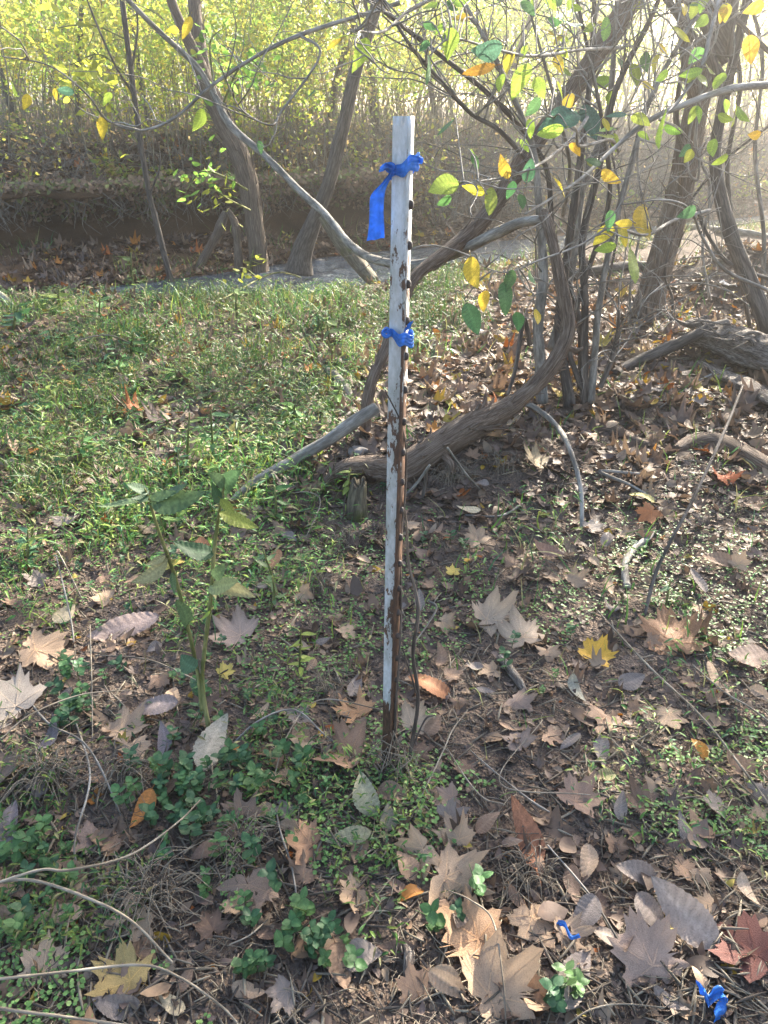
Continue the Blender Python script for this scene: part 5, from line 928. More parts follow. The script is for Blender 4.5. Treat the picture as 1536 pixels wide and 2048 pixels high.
# ------------------------------------------------------------------ fallen leaves one can pick out
TAN = (.47, .325, .215); PTAN = (.47, .35, .25); BRN = (.32, .205, .135); RUST = (.38, .165, .075); GREY = (.26, .21, .18); PURP = (.27, .22, .22); MAR = (.17, .06, .045); CREAM = (.56, .45, .29); OLIVE = (.33, .30, .14); ORG = (.60, .27, .06); YL = (.62, .47, .12); DBRN = (.17, .11, .08)
LOB = [make_mesh("fallen_leaf", *lobed_leaf(500 + i, [.8, 1.2, 1.7, 2.2][i % 4])) for i in range(14)]
OVL = [make_mesh("fallen_leaf", *oval_leaf(520 + i, [.8, 1.3, 1.9, 2.5][i % 4], True, [.45, .6, .5, .38][i % 4], .04)) for i in range(12)]
HERO = [
 (918, 1686, 84, 'L', TAN, 20, "small tan lobed leaf resting above a larger one below the post"), (846, 1712, 84, 'L', TAN, 130, "tan lobed leaf folded on its side left of its tan neighbours"),
 (890, 1768, 124, 'L', TAN, 250, "broad tan lobed leaf with pointed lobes beneath the smaller tan leaf"), (1045, 1682, 138, 'O', (.34, .15, .08), 10, "big mottled maroon and rust leaf standing up, below the dry grass tuft"),
 (1150, 1612, 92, 'L', (.36, .23, .165), 320, "pinkish-brown lobed leaf beside the big mottled maroon leaf"), (955, 1892, 142, 'L', (.50, .30, .17), 60, "large orange-tan lobed leaf crossed by a thin twig near the bottom"),
 (975, 2002, 160, 'L', TAN, 300, "very large tan lobed leaf touching the bottom edge"), (1062, 1848, 104, 'L', TAN, 200, "curled tan lobed leaf just above the small blue scrap"),
 (1358, 1852, 150, 'O', (.33, .265, .225), 35, "long grey-tan ribbed oval leaf pierced by holes"), (1300, 1950, 160, 'L', (.38, .27, .21), 15, "big pinkish-tan lobed leaf above the crumpled blue scrap"),
 (1150, 1962, 130, 'O', (.31, .25, .215), -35, "broad grey-brown oval leaf beside the big pinkish lobed leaf"), (1262, 1776, 92, 'O', GREY, 80, "grey leaf folded to a point above the ribbed holey leaf"),
 (1368, 1676, 70, 'O', GREY, 10, "pale grey leaf lying alone on open soil"), (1508, 1925, 140, 'L', MAR, 40, "dark maroon shaded leaf at the lower picture edge"),
 (1168, 1742, 74, 'O', TAN, 160, "cupped pair-like tan leaf right of the dry grass tuft"), (1494, 1792, 62, 'O', PTAN, 190, "cup-shaped pale tan leaf near the edge above the maroon leaf"),
 (1204, 1512, 70, 'O', GREY, 170, "grey curled leaf with a raised tip in the sunny litter"), (1206, 1562, 46, 'O', OLIVE, 100, "small yellowish curl beneath the grey curled leaf"),
 (1395, 1516, 44, 'O', ORG, 30, "small orange curled leaf next to the long pale stalk"), (1470, 1548, 104, 'O', BRN, 75, "brown folded leaf pile top right of the long pale stalk"),
 (972, 1250, 96, 'L', PTAN, 290, "pale tan lobed leaf in sun, upper of two near the wood chunk"), (1045, 1288, 98, 'L', PTAN, 10, "pale tan lobed leaf in sun, right above the wood chunk"),
 (1186, 1325, 72, 'L', (.68, .40, .06), -40, "bright yellow-orange star-shaped lobed leaf on the dirt"), (1350, 1295, 140, 'L', (.36, .19, .10), 0, "big brown leaf blotched orange, standing up on the sunny dirt"),
 (1488, 1325, 110, 'O', (.38, .27, .205), 110, "curled brown leaf right of the big blotched one"), (858, 1382, 88, 'O', RUST, 60, "rust-brown broad leaf right of the post's lower half"),
 (824, 1462, 74, 'L', PTAN, 330, "pale tan lobed leaf against the right side of the post's foot"), (1154, 1388, 56, 'O', (.33, .31, .24), 200, "grey-green oval leaf below the yellow-orange star leaf"),
 (1206, 1440, 72, 'L', BRN, 150, "brown lobed leaf under the grey-green oval leaf"), (1260, 1376, 56, 'O', GREY, 290, "grey oval leaf beside the leaning thin stalk base"),
 (1030, 1416, 62, 'L', (.36, .25, .19), 220, "brown lobed leaf just below the weathered chunk of wood"), (1085, 1116, 66, 'O', (.37, .22, .16), 80, "reddish-brown curled leaf in the mid litter"),
 (956, 1096, 54, 'L', TAN, 30, "tan lobed leaf right of the post at mid height"), (1212, 1092, 44, 'O', GREY, 340, "grey pointed leaf left of the pale bent stick"),
 (1392, 1176, 60, 'O', GREY, 10, "round grey leaf right of the pale bent stick"), (1432, 1136, 72, 'O', BRN, 85, "brown rolled leaf above the round grey leaf"),
 (936, 1030, 46, 'O', CREAM, 85, "cream narrow leaf below the vine's arch"), (1282, 1006, 48, 'O', (.62, .52, .20), 60, "yellowish oval leaf by the thin leaning stalk"),
 (906, 1156, 36, 'L', YL, 0, "small pale yellow leaf standing right of the post"), (1452, 972, 62, 'L', (.55, .16, .06), 15, "orange-red crumpled leaf below the thick bare root"),
 (1076, 940, 66, 'L', (.46, .34, .20), 60, "two-toned tan leaf right of the vine's root mound"), (1300, 1040, 52, 'L', (.42, .17, .07), 120, "rust-red crumpled leaf left of the leaning stalk"),
 (716, 1432, 86, 'L', (.44, .25, .13), 40, "orange-brown lobed leaf standing left of the post's foot"), (698, 1520, 124, 'L', (.36, .22, .145), 70, "large brown lobed leaf beside the rusty foot of the post"),
 (604, 1490, 74, 'O', BRN, 200, "brown rolled leaf left of the large brown lobed leaf"), (574, 1562, 64, 'L', TAN, 140, "tan lobed leaf below the brown rolled leaf"),
 (242, 1470, 96, 'L', (.40, .28, .19), 320, "tan-brown lobed leaf left of the tall weed's foot"), (325, 1490, 66, 'O', PURP, 15, "purplish-grey ribbed leaf between the tan leaf and weed stem"),
 (432, 1502, 120, 'O', (.40, .35, .27), -12, "long pale mottled leaf upright at the weed's foot"), (312, 1428, 84, 'O', (.30, .235, .21), 95, "long dull grey-brown leaf lying level left of the weed"),
 (36, 1425, 124, 'L', (.40, .33, .27), 60, "large pale grey-tan leaf at the left picture edge"), (76, 1322, 116, 'L', (.46, .31, .20), 280, "tan-orange leaf heap at the left edge above the pale leaf"),
 (250, 1268, 130, 'O', (.34, .25, .215), 115, "long dusky brown leaf lying behind the small seedlings"), (132, 1240, 52, 'O', CREAM, -25, "small cream oval leaf near the left edge in shade"),
 (482, 1280, 96, 'L', (.43, .31, .24), 60, "tan lobed leaf right of the weed's crossing stems"), (100, 1482, 72, 'O', PURP, 0, "dim purplish leaf below the large pale edge leaf"),
 (550, 1136, 50, 'O', (.50, .26, .13), 170, "orange-brown leaf caught upright in the grass"), (405, 1122, 62, 'O', RUST, 10, "rust-coloured leaf behind the weed's right stem"),
 (134, 1052, 58, 'L', GREY, 200, "grey-brown lobed leaf lying in the shaded grass"), (86, 1172, 44, 'L', GREY, 90, "small greyish lobed leaf in dark grass at left"),
 (286, 1632, 76, 'O', (.62, .25, .07), 160, "bright orange leaf with a sunlit ribbed half, lower left"), (736, 1606, 84, 'O', (.36, .33, .21), 20, "olive mottled oval leaf just below the post's foot"),
 (624, 1702, 86, 'L', (.34, .20, .125), 100, "brown lobed leaf left of the olive curled leaf"), (700, 1692, 88, 'O', (.42, .37, .22), 95, "olive-tan curled leaf lying level under the post"),
 (498, 1782, 108, 'L', (.34, .235, .175), 200, "brown lobed leaf among dark litter at the lower left middle"), (264, 1972, 134, 'L', (.42, .30, .12), 70, "large yellow-brown blotched leaf near the bottom left"),
 (92, 1962, 104, 'L', PTAN, 10, "pale tan torn leaf at the bottom left corner"), (428, 1872, 70, 'L', DBRN, 40, "dark brown lobed leaf right of the yellow blotched one"),
 (346, 2022, 66, 'O', CREAM, 60, "cream leaf half hidden at the bottom edge"), (644, 1592, 60, 'L', DBRN, 300, "dark brown leaf in the shadow left of the post's foot"),
 (488, 1642, 72, 'L', (.30, .20, .14), 20, "dull brown leaf under the lower left seedlings"), (1040, 1500, 58, 'L', (.35, .26, .21), 20, "dull brown lobed leaf in the open litter right of the post"),
 (880, 1850, 70, 'O', BRN, 170, "brown oval leaf left of the large orange-tan leaf"), (1210, 1880, 60, 'O', (.30, .24, .20), 60, "dull leaf between the blue scrap and the ribbed leaf"),
 (30, 1660, 84, 'O', PURP, 10, "dusky grey leaf upright at the left edge"), (190, 1690, 70, 'L', (.33, .23, .18), 140, "dull brown leaf beneath the left stalks"), (120, 1850, 92, 'O', (.40, .28, .21), 100, "brown flat leaf under the arching dry stalks"),
 (775, 1650, 50, 'O', (.30, .25, .18), 0, "small grey-brown leaf directly below the post"), (905, 1610, 60, 'L', (.38, .26, .20), 100, "pinkish lobed leaf right under the post's side weeds"), (790, 1910, 70, 'O', DBRN, 90, "dark curled leaf near the bleached bark chip"),
]
def drop_leaf(px, py, sz, kind, col, yaw, label, i, r, group=None):
    g = G(px, py); s = sz * mpp(g); me = (LOB if kind == 'L' else OVL)[i % (14 if kind == 'L' else 12)]
    s *= .72 if kind == 'L' else 1.08
    o = link("fallen_leaf", me, M_DEAD, color=tuple(np.array(col) * r.uniform(.9, 1.1)), label=label, cat="leaf", group=group)
    tilt = r.uniform(.1, .62); M = rotmats(np.array([radians(yaw)]), np.array([tilt]), np.array([r.normal() * .6]))[0]
    if kind == 'O': g = g - (M @ np.array([0, .5, 0])) * s
    # rest on the ground under its own outline
    co = np.empty(len(me.vertices) * 3, np.float32); me.vertices.foreach_get("co", co); W = (M @ co.reshape(-1, 3).T).T * s + g
    dz = ground(W[:, 0], W[:, 1]) - W[:, 2]; g[2] += np.quantile(dz, .85) + np.interp(g[1], [1.5, 3], [.008, .03])
    set_mat(o, M, s, g, r.uniform(.85, 1.1))
r_ = np.random.default_rng(91)
for i, h in enumerate(HERO): drop_leaf(*h, i, r_)
MARKS = {"post's foot": (776, 1540), "tall weed's foot": (420, 1465), "mossy stump": (712, 1010), "pale bent stick": (1265, 1130), "weathered wood chunk": (1030, 1360), "crumpled blue scrap": (1415, 2015), "small blue scrap": (1135, 1875), "broken log": (1470, 730), "thick bare root": (1450, 905),
         "vine's arch": (940, 870), "vine's bend": (1040, 800), "shrub's base": (1140, 810), "dull stone": (716, 908), "bright yellow-orange star leaf": (1186, 1325), "big blotched brown leaf": (1350, 1295), "ribbed leaf with holes": (1358, 1852), "big mottled maroon leaf": (1045, 1682), "large orange-tan lobed leaf": (955, 1892),
         "large yellow-brown blotched leaf": (264, 1972), "bright orange leaf": (286, 1632), "large pale edge leaf": (36, 1425), "large brown lobed leaf": (698, 1520), "long dusky leaf": (250, 1268), "olive curled leaf": (700, 1692), "orange-red crumpled leaf": (1452, 972), "bleached bark chip": (815, 1940), "forked tree's foot": (522, 578),
         "fallen grey branch": (600, 940), "cream narrow leaf": (936, 1030), "grey leaf on open soil": (1368, 1676), "pale torn corner leaf": (92, 1962), "long pale stalk": (1420, 1455), "cream oval leaf": (132, 1240), "dark crooked branch": (1330, 725), "stout trunk's foot": (1296, 632), "dry tuft": (470, 860)}
def place(px, py):
    k, (mx, my) = min(MARKS.items(), key=lambda q: (q[1][0] - px) ** 2 + ((q[1][1] - py) * 1.2) ** 2); dx, dy = px - mx, py - my; d = math.hypot(dx, dy)
    far = "just " if d < 70 else "" if d < 150 else "well "
    w = ("above" if dy < 0 else "below") if abs(dy) > 2 * abs(dx) else ("left of" if dx < 0 else "right of") if abs(dx) > 2 * abs(dy) else ("above and " if dy < 0 else "below and ") + ("left of" if dx < 0 else "right of")
    return far + w + " the " + k
# further single leaves on the leafy dirt, told apart only by where they lie
def auto_leaves():
    r = np.random.default_rng(93); n = 0; used = [(h[0], h[1]) for h in HERO]; t = 0
    names = {0: ("tan", TAN), 1: ("brown", BRN), 2: ("grey", GREY), 3: ("orange", ORG), 4: ("yellow", YL), 5: ("dusky", DBRN)}
    while n < 190 and t < 6000:
        t += 1; py = 640 + 1380 * r.random() ** 1.1; px = r.uniform(10, 1526)
        if px < 760 and py < 1100 and r.random() < .8: continue
        if any((px - a) ** 2 + (py - b) ** 2 < 1500 for a, b in used): continue
        g = G(px, py)
        if g[1] > bank_edge(g[0]): continue
        used.append((px, py)); k = int(r.choice(6, p=[.22, .28, .2, .1, .07, .13] if py < 1150 else [.27, .34, .22, .01, .01, .15])); kind = 'L' if r.random() < .45 else 'O'; sz = r.uniform(.045, .09) / mpp(g)
        lab_place = place(px, py); zone = ("among the shrub stems and orange leaves" if py < 800 else "on the dirt between the vine and the bare root" if py < 1060 else "on the open dirt right of the post" if py < 1500 else "in the lower litter right of the post") if px > 800 else \
               ("in the far grass" if py < 900 else "in the shaded grass left of the post" if py < 1250 else "near the tall weed's foot" if py < 1600 else "in the dark litter at lower left")
        lab = "small %s %s leaf %s" % (names[k][0], "lobed" if kind == 'L' else "oval", lab_place)
        drop_leaf(px, py, sz, kind, names[k][1], r.uniform(0, 360), lab, int(r.integers(0, 40)), r, "fallen leaves " + lab_place); n += 1
auto_leaves()

# ------------------------------------------------------------------ the tall weed and other plants
def leaf_on(parent, off, mesh, mat, base, d, s, col, r, face=(0, 0, 1), sy=1.0):
    d = np.asarray(d, float); d /= np.linalg.norm(d); n = np.asarray(face, float) + r.normal(size=3) * .25; n -= d * (n @ d); n /= np.linalg.norm(n)
    o = link("leaf", mesh, mat, parent, color=col); set_mat(o, np.column_stack([np.cross(d, n), d, n]), s, np.asarray(base) - off, sy)
WL = [make_mesh("leaf", *oval_leaf(600 + i, .8, True, .36, .05)) for i in range(4)]
def build_weed():
    r = np.random.default_rng(17); g = G(420, 1466); Y = g[1]; w = empty("tall_weed", g, "tall two-stemmed leafy weed with drooping green leaves left of the post", "plant")
    _, S1 = limb([(420, 1468, Y, 11), (408, 1400, Y, 9), (405, 1342, Y, 8), (414, 1260, Y - .01, 8), (421, 1200, Y - .01, 8), (428, 1102, Y - .02, 8), (436, 1040, Y - .02, 7), (444, 995, Y - .03, 6), (448, 965, Y - .03, 4)], M_GREENSTEM, "stem", w, sides=8, n=60, rough=.15, seed=101)
    _, S2 = limb([(404, 1420, Y, 9), (395, 1345, Y, 8), (368, 1220, Y - .04, 8), (345, 1139, Y - .06, 8), (318, 1064, Y - .09, 7), (298, 1000, Y - .11, 6), (290, 978, Y - .12, 4)], M_GREENSTEM, "stem", w, sides=8, n=60, rough=.15, seed=102)
    limb([(402, 1345, Y, 7), (400, 1325, Y, 6), (399, 1318, Y, 3)], M_STALK, "cut_stub", w, sides=8, n=8, seed=103)
    def lf(p, tip, sz, col, k, Yo=0.0, sy=1.0):
        a = A(p[0], p[1], Y + Yo); b = A(tip[0], tip[1], Y + Yo - .03); d = b - a; leaf_on(w, g, WL[k % 4], M_HERB, a, d, np.linalg.norm(d), col, r, (0, -.5, 1), sy)
    D = (.065, .125, .055); Lg = (.11, .17, .075); Yg = (.27, .30, .055)
    for a in (((428, 1108), (345, 1082), 0, D, 0, -.02, 1.3), ((300, 1000), (412, 982), 0, Lg, 1, -.10, 1.1), ((296, 985), (250, 970), 0, D, 2, -.11, 1.3), ((296, 990), (262, 998), 0, D, 3, -.11, 1.4), ((310, 1010), (375, 966), 0, D, 0, -.10, 1.2), ((300, 1005), (190, 1012), 0, (.2, .27, .13), 1, -.12, .5),
              ((440, 1030), (518, 1060), 0, Yg, 2, -.03, 1.1), ((444, 1000), (425, 965), 0, D, 3, -.03, 1.2), ((446, 985), (480, 940), 0, D, 0, -.02, 1.2), ((446, 975), (415, 945), 0, Lg, 1, -.04, 1.1), ((442, 1000), (470, 1030), 0, Yg, 2, -.05, 1.2), ((338, 1120), (262, 1165), 0, OLIVE, 3, -.08, 1.3), ((330, 1112), (290, 1130), 0, OLIVE, 0, -.08, 1.2),
              ((424, 1150), (450, 1125), 0, Lg, 1, -.03, 1.2), ((422, 1180), (480, 1165), 0, (.30, .34, .15), 2, -.02, 1.5), ((425, 1175), (512, 1195), 0, (.36, .33, .17), 3, .0, .9), ((392, 1335), (362, 1310), 0, (.085, .16, .10), 0, -.02, 1.7), ((372, 1250), (352, 1200), 0, Lg, 1, -.05, .9), ((345, 1145), (350, 1190), 0, Lg, 2, -.06, .8), ((420, 1222), (400, 1240), 0, YGREEN, 3, -.02, .8)): lf(*a)
build_weed()
def small_weed(px, py, hpx, label, seed, col=(.12, .2, .07), n=9, cat="plant", lean=0):
    r = np.random.default_rng(seed); g = G(px, py); w = empty("slender_weed", g, label, cat); Y = g[1]
    _, S = limb([(px, py + 3, Y, 5), (px + lean * .4 + r.normal() * 4, py - hpx * .4, Y, 5), (px + lean + r.normal() * 6, py - hpx, Y, 3)], M_GREENSTEM, "stem", w, sides=6, n=24, seed=seed)
    for i in range(n):
        j = int(6 + 17 * i / n); a = r.uniform(0, 6.28); d = np.array([cos(a), sin(a), r.uniform(-.3, .5)]); s = r.uniform(22, 40) * mpp(g); leaf_on(w, g, WL[i % 4], M_HERB, S[j, :3], d, s, tuple(np.array(col) * r.uniform(.8, 1.3)), r)
for a in ((374, 935, 110, "slender weed stalk with few leaves standing in the sunlit grass", 1, (.2, .26, .07), 5), (424, 925, 105, "slender leafy weed beside the bare stalk in the grass", 2, (.11, .21, .08), 12), (540, 1225, 130, "drooping small weed between the grass and the post", 3, (.13, .2, .08), 9), (475, 640, 70, "leafy weed at the sunny creek-edge grass", 4, (.14, .2, .06), 10),
          (660, 690, 60, "round-leaved weed in the far grass left of the post", 5, (.13, .19, .06), 9), (1330, 1220, 60, "low weed beside the thin leaning stalk", 6, (.14, .22, .1), 5), (600, 1350, 90, "yellow-green leafy weed in the sun patch left of the post", 7, (.33, .38, .08), 9), (270, 575, 70, "pale leafy weed at the bank edge in front of the creek", 8, (.16, .22, .08), 8), (505, 560, 60, "yellowish weed sprig at the forked tree's foot", 9, (.4, .4, .08), 8), (60, 1130, 70, "leafy weed in the shaded grass near the left edge", 10, (.08, .17, .09), 10)): small_weed(*a)
_r = np.random.default_rng(271)
for k in range(26):
    px, py = _r.uniform(10, 700), _r.uniform(610, 1120); h = _r.uniform(.06, .2) / mpp(G(px, py)); c = np.array([(.10, .22, .06), (.16, .27, .06), (.07, .17, .07), (.24, .3, .07)])[k % 4]
    small_weed(px, py, h, ("low " if h < 45 else "taller ") + ("bright" if k % 4 in (1, 3) else "dark") + (" edge" if px < 180 else "") + " weed " + place(px, py) + (" by the grass edge" if py < 720 else " in mid grass" if py < 850 else " in near grass"), 900 + k, tuple(c), int(_r.integers(6, 12)), "plant", _r.normal() * 12)
def build_seedlings():
    r = np.random.default_rng(61); P = []
    for k in range(8):
        b = Bag(); h = .05 + .05 * r.random(); sv, st, sb = tube(spline([[0, 0, -.01], [.006 * r.normal(), .006 * r.normal(), h * .5], [.012 * r.normal(), .012 * r.normal(), h]], 8), np.linspace(.0016, .0009, 8), 5); b.add(sv, st, (1.3, 1.0, .7))
        for lev in range(3):
            z = h * (.45 + .27 * lev); a0 = r.uniform(0, 6.28)
            for q in range(2 + (lev == 2)):
                a = a0 + q * (pi if lev < 2 else 2.1) + r.normal() * .2; V, T, Cc = oval_leaf(int(r.integers(1e6)), .5, True, .72, 0, 1.0); V = V * (.022 + .016 * r.random()); M = rotmats(np.array([a]), np.array([r.uniform(-.1, .5)]), np.array([a + 0.0]))[0]
                b.add((M @ V.T).T + np.array([0, 0, z]), T, Cc * r.uniform(.85, 1.2))
        me = b.mesh("seedling"); me.materials.append(M_HERB); P.append(me)
    spots = []
    for cx, cy_, sx, sy, n in ((380, 1640, 120, 120, 46), (560, 1560, 80, 60, 18), (200, 1400, 130, 120, 20), (600, 1870, 120, 120, 24), (250, 1130, 140, 60, 10), (420, 1400, 80, 70, 12), (720, 990, 60, 40, 7), (930, 1860, 60, 60, 4), (1120, 1340, 90, 60, 5), (900, 1080, 80, 60, 4), (90, 1780, 80, 120, 18), (1120, 2010, 60, 25, 5)):
        for i in range(n): spots.append((cx + r.normal() * sx * .6, cy_ + r.normal() * sy * .6, cx, cy_))
    where = {(380, 1640): "in the clump below the tall weed", (560, 1560): "between the weed's foot and the large brown leaf", (200, 1400): "among the tan leaves at left", (600, 1870): "on dark litter near the bottom", (250, 1130): "in the shaded grass", (420, 1400): "around the tall weed's foot",
             (720, 990): "by the mossy stump", (930, 1860): "beside the large orange-tan leaf", (1120, 1340): "by the yellow-orange star leaf", (900, 1080): "right of the post in the litter", (90, 1780): "near the lower left edge", (1120, 2010): "at the bottom edge"}
    for x, y, cx, cy_ in spots:
        x = min(max(x, 5), 1530); y = min(y, 2040); g = G(x, y); s = r.uniform(.5, .95); o = link("seedling", P[int(r.integers(0, 8))], M_HERB, loc=g, label=("tiny" if s < .65 else "small" if s < .8 else "sturdy") + " green seedling " + place(x, y), cat="seedling", group="seedlings " + place(x, y))
        o.scale = (s, s, s); o.rotation_euler = (r.normal() * .15, r.normal() * .15, r.uniform(0, 6.28)); c = np.array([(.05, .125, .05), (.065, .15, .05), (.085, .17, .055), (.04, .10, .045)])[r.integers(0, 4)] * r.uniform(.85, 1.15); o.color = (*c, 1)
build_seedlings()

# ------------------------------------------------------------------ dry stalks and twigs, each its own thing
def stalk(pts, mat, label, seed=0, cat="stalk", name="dry_stalk", group=None):
    """pts: (px, py, width px, height above ground in m)"""
    P = []
    for x, y, w, h in pts:
        g = G(x, y)
        if h > 0:                                          # a point held above the soil on the same sight line
            d = ray(x, y); t = (EYE - (g[2] + h)) / -d[2]; g = np.array([0, 0, EYE]) + d * t
        P.append([*g, w * .5 * mpp(g) * (.62 if mat is M_STALK else .85)])
    Q = spline(P, 12 * len(P)); V, T, b = tube(Q[:, :3], np.maximum(Q[:, 3], .0006), 7, .25, 0, seed); return link(name, make_mesh(name, V - Q[0, :3], T, np.ones((len(V), 3)), b), mat, loc=Q[0, :3], label=label, cat=cat, group=group)
ST = [
 ([(1180, 1205, 5, .01), (1290, 1325, 7, .03), (1400, 1430, 7, .04), (1480, 1530, 8, .05), (1560, 1640, 8, .05)], M_STALK, "long straight pale stalk slanting across the right foreground"),
 ([(1385, 1330, 5, .02), (1450, 1385, 6, .03), (1500, 1415, 6, .03), (1560, 1460, 6, .03)], M_STALK, "pale stalk at the right edge, shorter and above the long one"),
 ([(1288, 1235, 9, 0), (1310, 1150, 9, .10), (1340, 1085, 8, .18), (1385, 1000, 8, .26), (1450, 860, 7, .36), (1478, 790, 6, .40), (1486, 770, 4, .40)], M_DARK, "thin grey stalk leaning right with a withered tip"),
 ([(1012, 800, 12, .16), (1050, 806, 13, .18), (1080, 822, 13, .18), (1118, 858, 13, .16), (1146, 915, 12, .13), (1162, 985, 11, .08), (1164, 1060, 9, 0)], M_GREY, "grey crooked dead twig arching down from the vine's bend"),
 ([(1085, 1440, 3, .02), (1000, 1565, 4, .03), (1180, 1590, 4, .02)], M_STALK, "fine bent stalk lying across the middle litter"),
 ([(1095, 1690, 4, .02), (1180, 1790, 5, .03), (1245, 1895, 6, .01)], M_GREY, "thin straight grey stem beside the big mottled leaf"),
 ([(1012, 2050, 6, .01), (1005, 1950, 6, .05), (985, 1840, 6, .08), (940, 1800, 5, .10), (895, 1780, 3, .10)], M_STALK, "curving thin twig lying over the large orange-tan leaf"),
 ([(1130, 2052, 6, .03), (1180, 2020, 6, .04), (1240, 2008, 5, .04), (1330, 2015, 4, .03)], M_STALK, "slim level twig near the bottom by the very large tan leaf"),
 ([(-20, 1768, 10, .14), (60, 1760, 10, .15), (160, 1790, 10, .15), (260, 1840, 9, .13), (345, 1925, 7, .1)], M_STALK, "blurred arching dry stalk sweeping from the left edge downward"),
 ([(-20, 1770, 9, .18), (80, 1740, 9, .18), (140, 1740, 9, .18), (260, 1710, 8, .16), (355, 1645, 6, .12), (400, 1600, 4, .08)], M_STALK, "long dry stalk rising from the left edge past the seedlings"),
 ([(-20, 1960, 9, .12), (120, 1945, 9, .12), (280, 1930, 8, .11), (360, 1955, 8, .1), (440, 2010, 7, .06), (480, 2052, 6, .03)], M_STALK, "low arching stalk above the yellow blotched leaf"),
 ([(-20, 2010, 11, .06), (20, 2020, 11, .06), (140, 2035, 9, .06), (260, 2052, 8, .05)], M_STALK, "thick pale stalk crossing the bottom left corner"),
 ([(20, 1345, 4, .0), (90, 1440, 5, .03), (180, 1500, 5, .05), (270, 1700, 4, .0)], M_GREY, "thin bowed twig over the left leaves"),
 ([(150, 1440, 5, 0), (180, 1550, 5, .06), (150, 1680, 5, .05), (160, 1760, 4, 0)], M_GREY, "thin upright dry stem among the left stalks"),
 ([(0, 1480, 5, .08), (60, 1430, 5, .1), (160, 1390, 4, .1), (260, 1380, 3, .06)], M_STALK, "faint grey straw over the large pale edge leaf"),
 ([(190, 1310, 4, .02), (290, 1318, 5, .04), (360, 1345, 5, .06), (405, 1370, 5, .05), (425, 1400, 4, 0)], M_STALK, "bent straw hooked over the weed's crossing stems"),
 ([(540, 1590, 4, 0), (575, 1470, 4, .05), (640, 1400, 4, .04), (768, 1420, 4, .03)], M_STALK, "bent straw between the weed and the post"),
 ([(460, 1495, 5, 0), (520, 1440, 5, .05), (590, 1420, 4, .06), (650, 1470, 4, .04), (690, 1500, 3, 0)], M_GREY, "arched grey twig left of the large brown leaf"),
 ([(548, 1600, 5, 0), (560, 1660, 5, .02), (580, 1720, 5, .02), (590, 1770, 5, .02), (600, 1850, 4, 0)], M_GREY, "upright reedy stem near the dark lower litter"),
 ([(458, 1890, 5, .01), (500, 1870, 5, .02), (540, 1835, 4, .02)], M_STALK, "short straight straw on dark litter"),
 ([(170, 1210, 4, 0), (120, 1110, 4, .08), (112, 1105, 3, .08)], M_STALK, "short leaning straw in the left shade"),
 ([(150, 1300, 4, 0), (140, 1230, 4, .06), (112, 1110, 3, .12)], M_GREY, "thin upright straw tipped pale in the left shade"),
 ([(186, 1500, 4, 0), (184, 1380, 4, .08), (180, 1250, 4, .16)], M_STALK, "thin upright straw with a furry tip at the left"),
 ([(820, 1640, 4, .01), (885, 1505, 5, .03), (905, 1460, 4, .03), (935, 1420, 3, .02)], M_STALK, "pair-like straw leaning right of the post's foot"),
 ([(860, 1440, 3, .02), (950, 1580, 5, .03), (1010, 1610, 6, .01)], M_STALK, "thin straw running down right from the post's foot"),
 ([(1140, 1650, 4, 0), (1060, 1600, 5, .02), (985, 1540, 4, .02), (940, 1500, 3, .02)], M_GREY, "thin grey twig crossing toward the mottled leaf"),
 ([(820, 1300, 3, .01), (872, 1220, 5, .03), (855, 1200, 3, .03)], M_GREY, "hooked thin twig right of the post's middle"),
 ([(930, 1030, 5, .01), (1000, 1032, 6, .02), (1045, 1008, 5, .02)], M_GREY, "short grey twig under the vine's arch"),
 ([(860, 930, 6, .12), (835, 965, 7, .06), (800, 1005, 7, 0)], M_GREY, "short prop-like stick leaning under the vine root"),
 ([(895, 895, 5, .16), (930, 945, 5, .09), (965, 985, 4, 0)], M_GREY, "thin stick slanting down from the vine's underside"),
 ([(853, 940, 8, .1), (850, 970, 9, .05), (845, 998, 8, 0)], M_DARK, "stubby dark twig hanging below the vine"),
 ([(1300, 950, 7, .02), (1200, 942, 9, .02), (1260, 970, 8, .02), (1325, 1010, 5, 0)], M_GREY, "bleached root-like twig left of the orange-red leaf"),
 ([(1320, 815, 4, .02), (1400, 760, 5, .03), (1460, 735, 4, .03)], M_GREY, "thin straight twig lying below the broken log"),
 ([(590, 850, 4, .02), (625, 800, 6, .03), (640, 770, 5, .02)], M_STALK, "short pale stick in sunlit litter left of the post"),
 ([(880, 750, 6, .01), (893, 720, 9, .02), (900, 705, 6, .02)], M_STALK, "bright pale stick in the sun patch right of the post"),
 ([(440, 600, 3, .12), (560, 545, 4, .25), (650, 580, 4, .2), (790, 680, 3, .02)], M_GREENSTEM, "thin arching green cane over the creek-edge grass"),
 ([(120, 690, 3, .05), (210, 670, 4, .14), (270, 690, 3, .06)], M_STALK, "low arched straw in the far left grass"),
 ([(560, 990, 4, 0), (620, 985, 4, .06), (640, 1010, 4, .05), (600, 1100, 3, 0)], M_STALK, "fine bent straw near the mossy stump"),
]
for i, (p, m, l) in enumerate(ST): stalk(p, m, l, 200 + i)
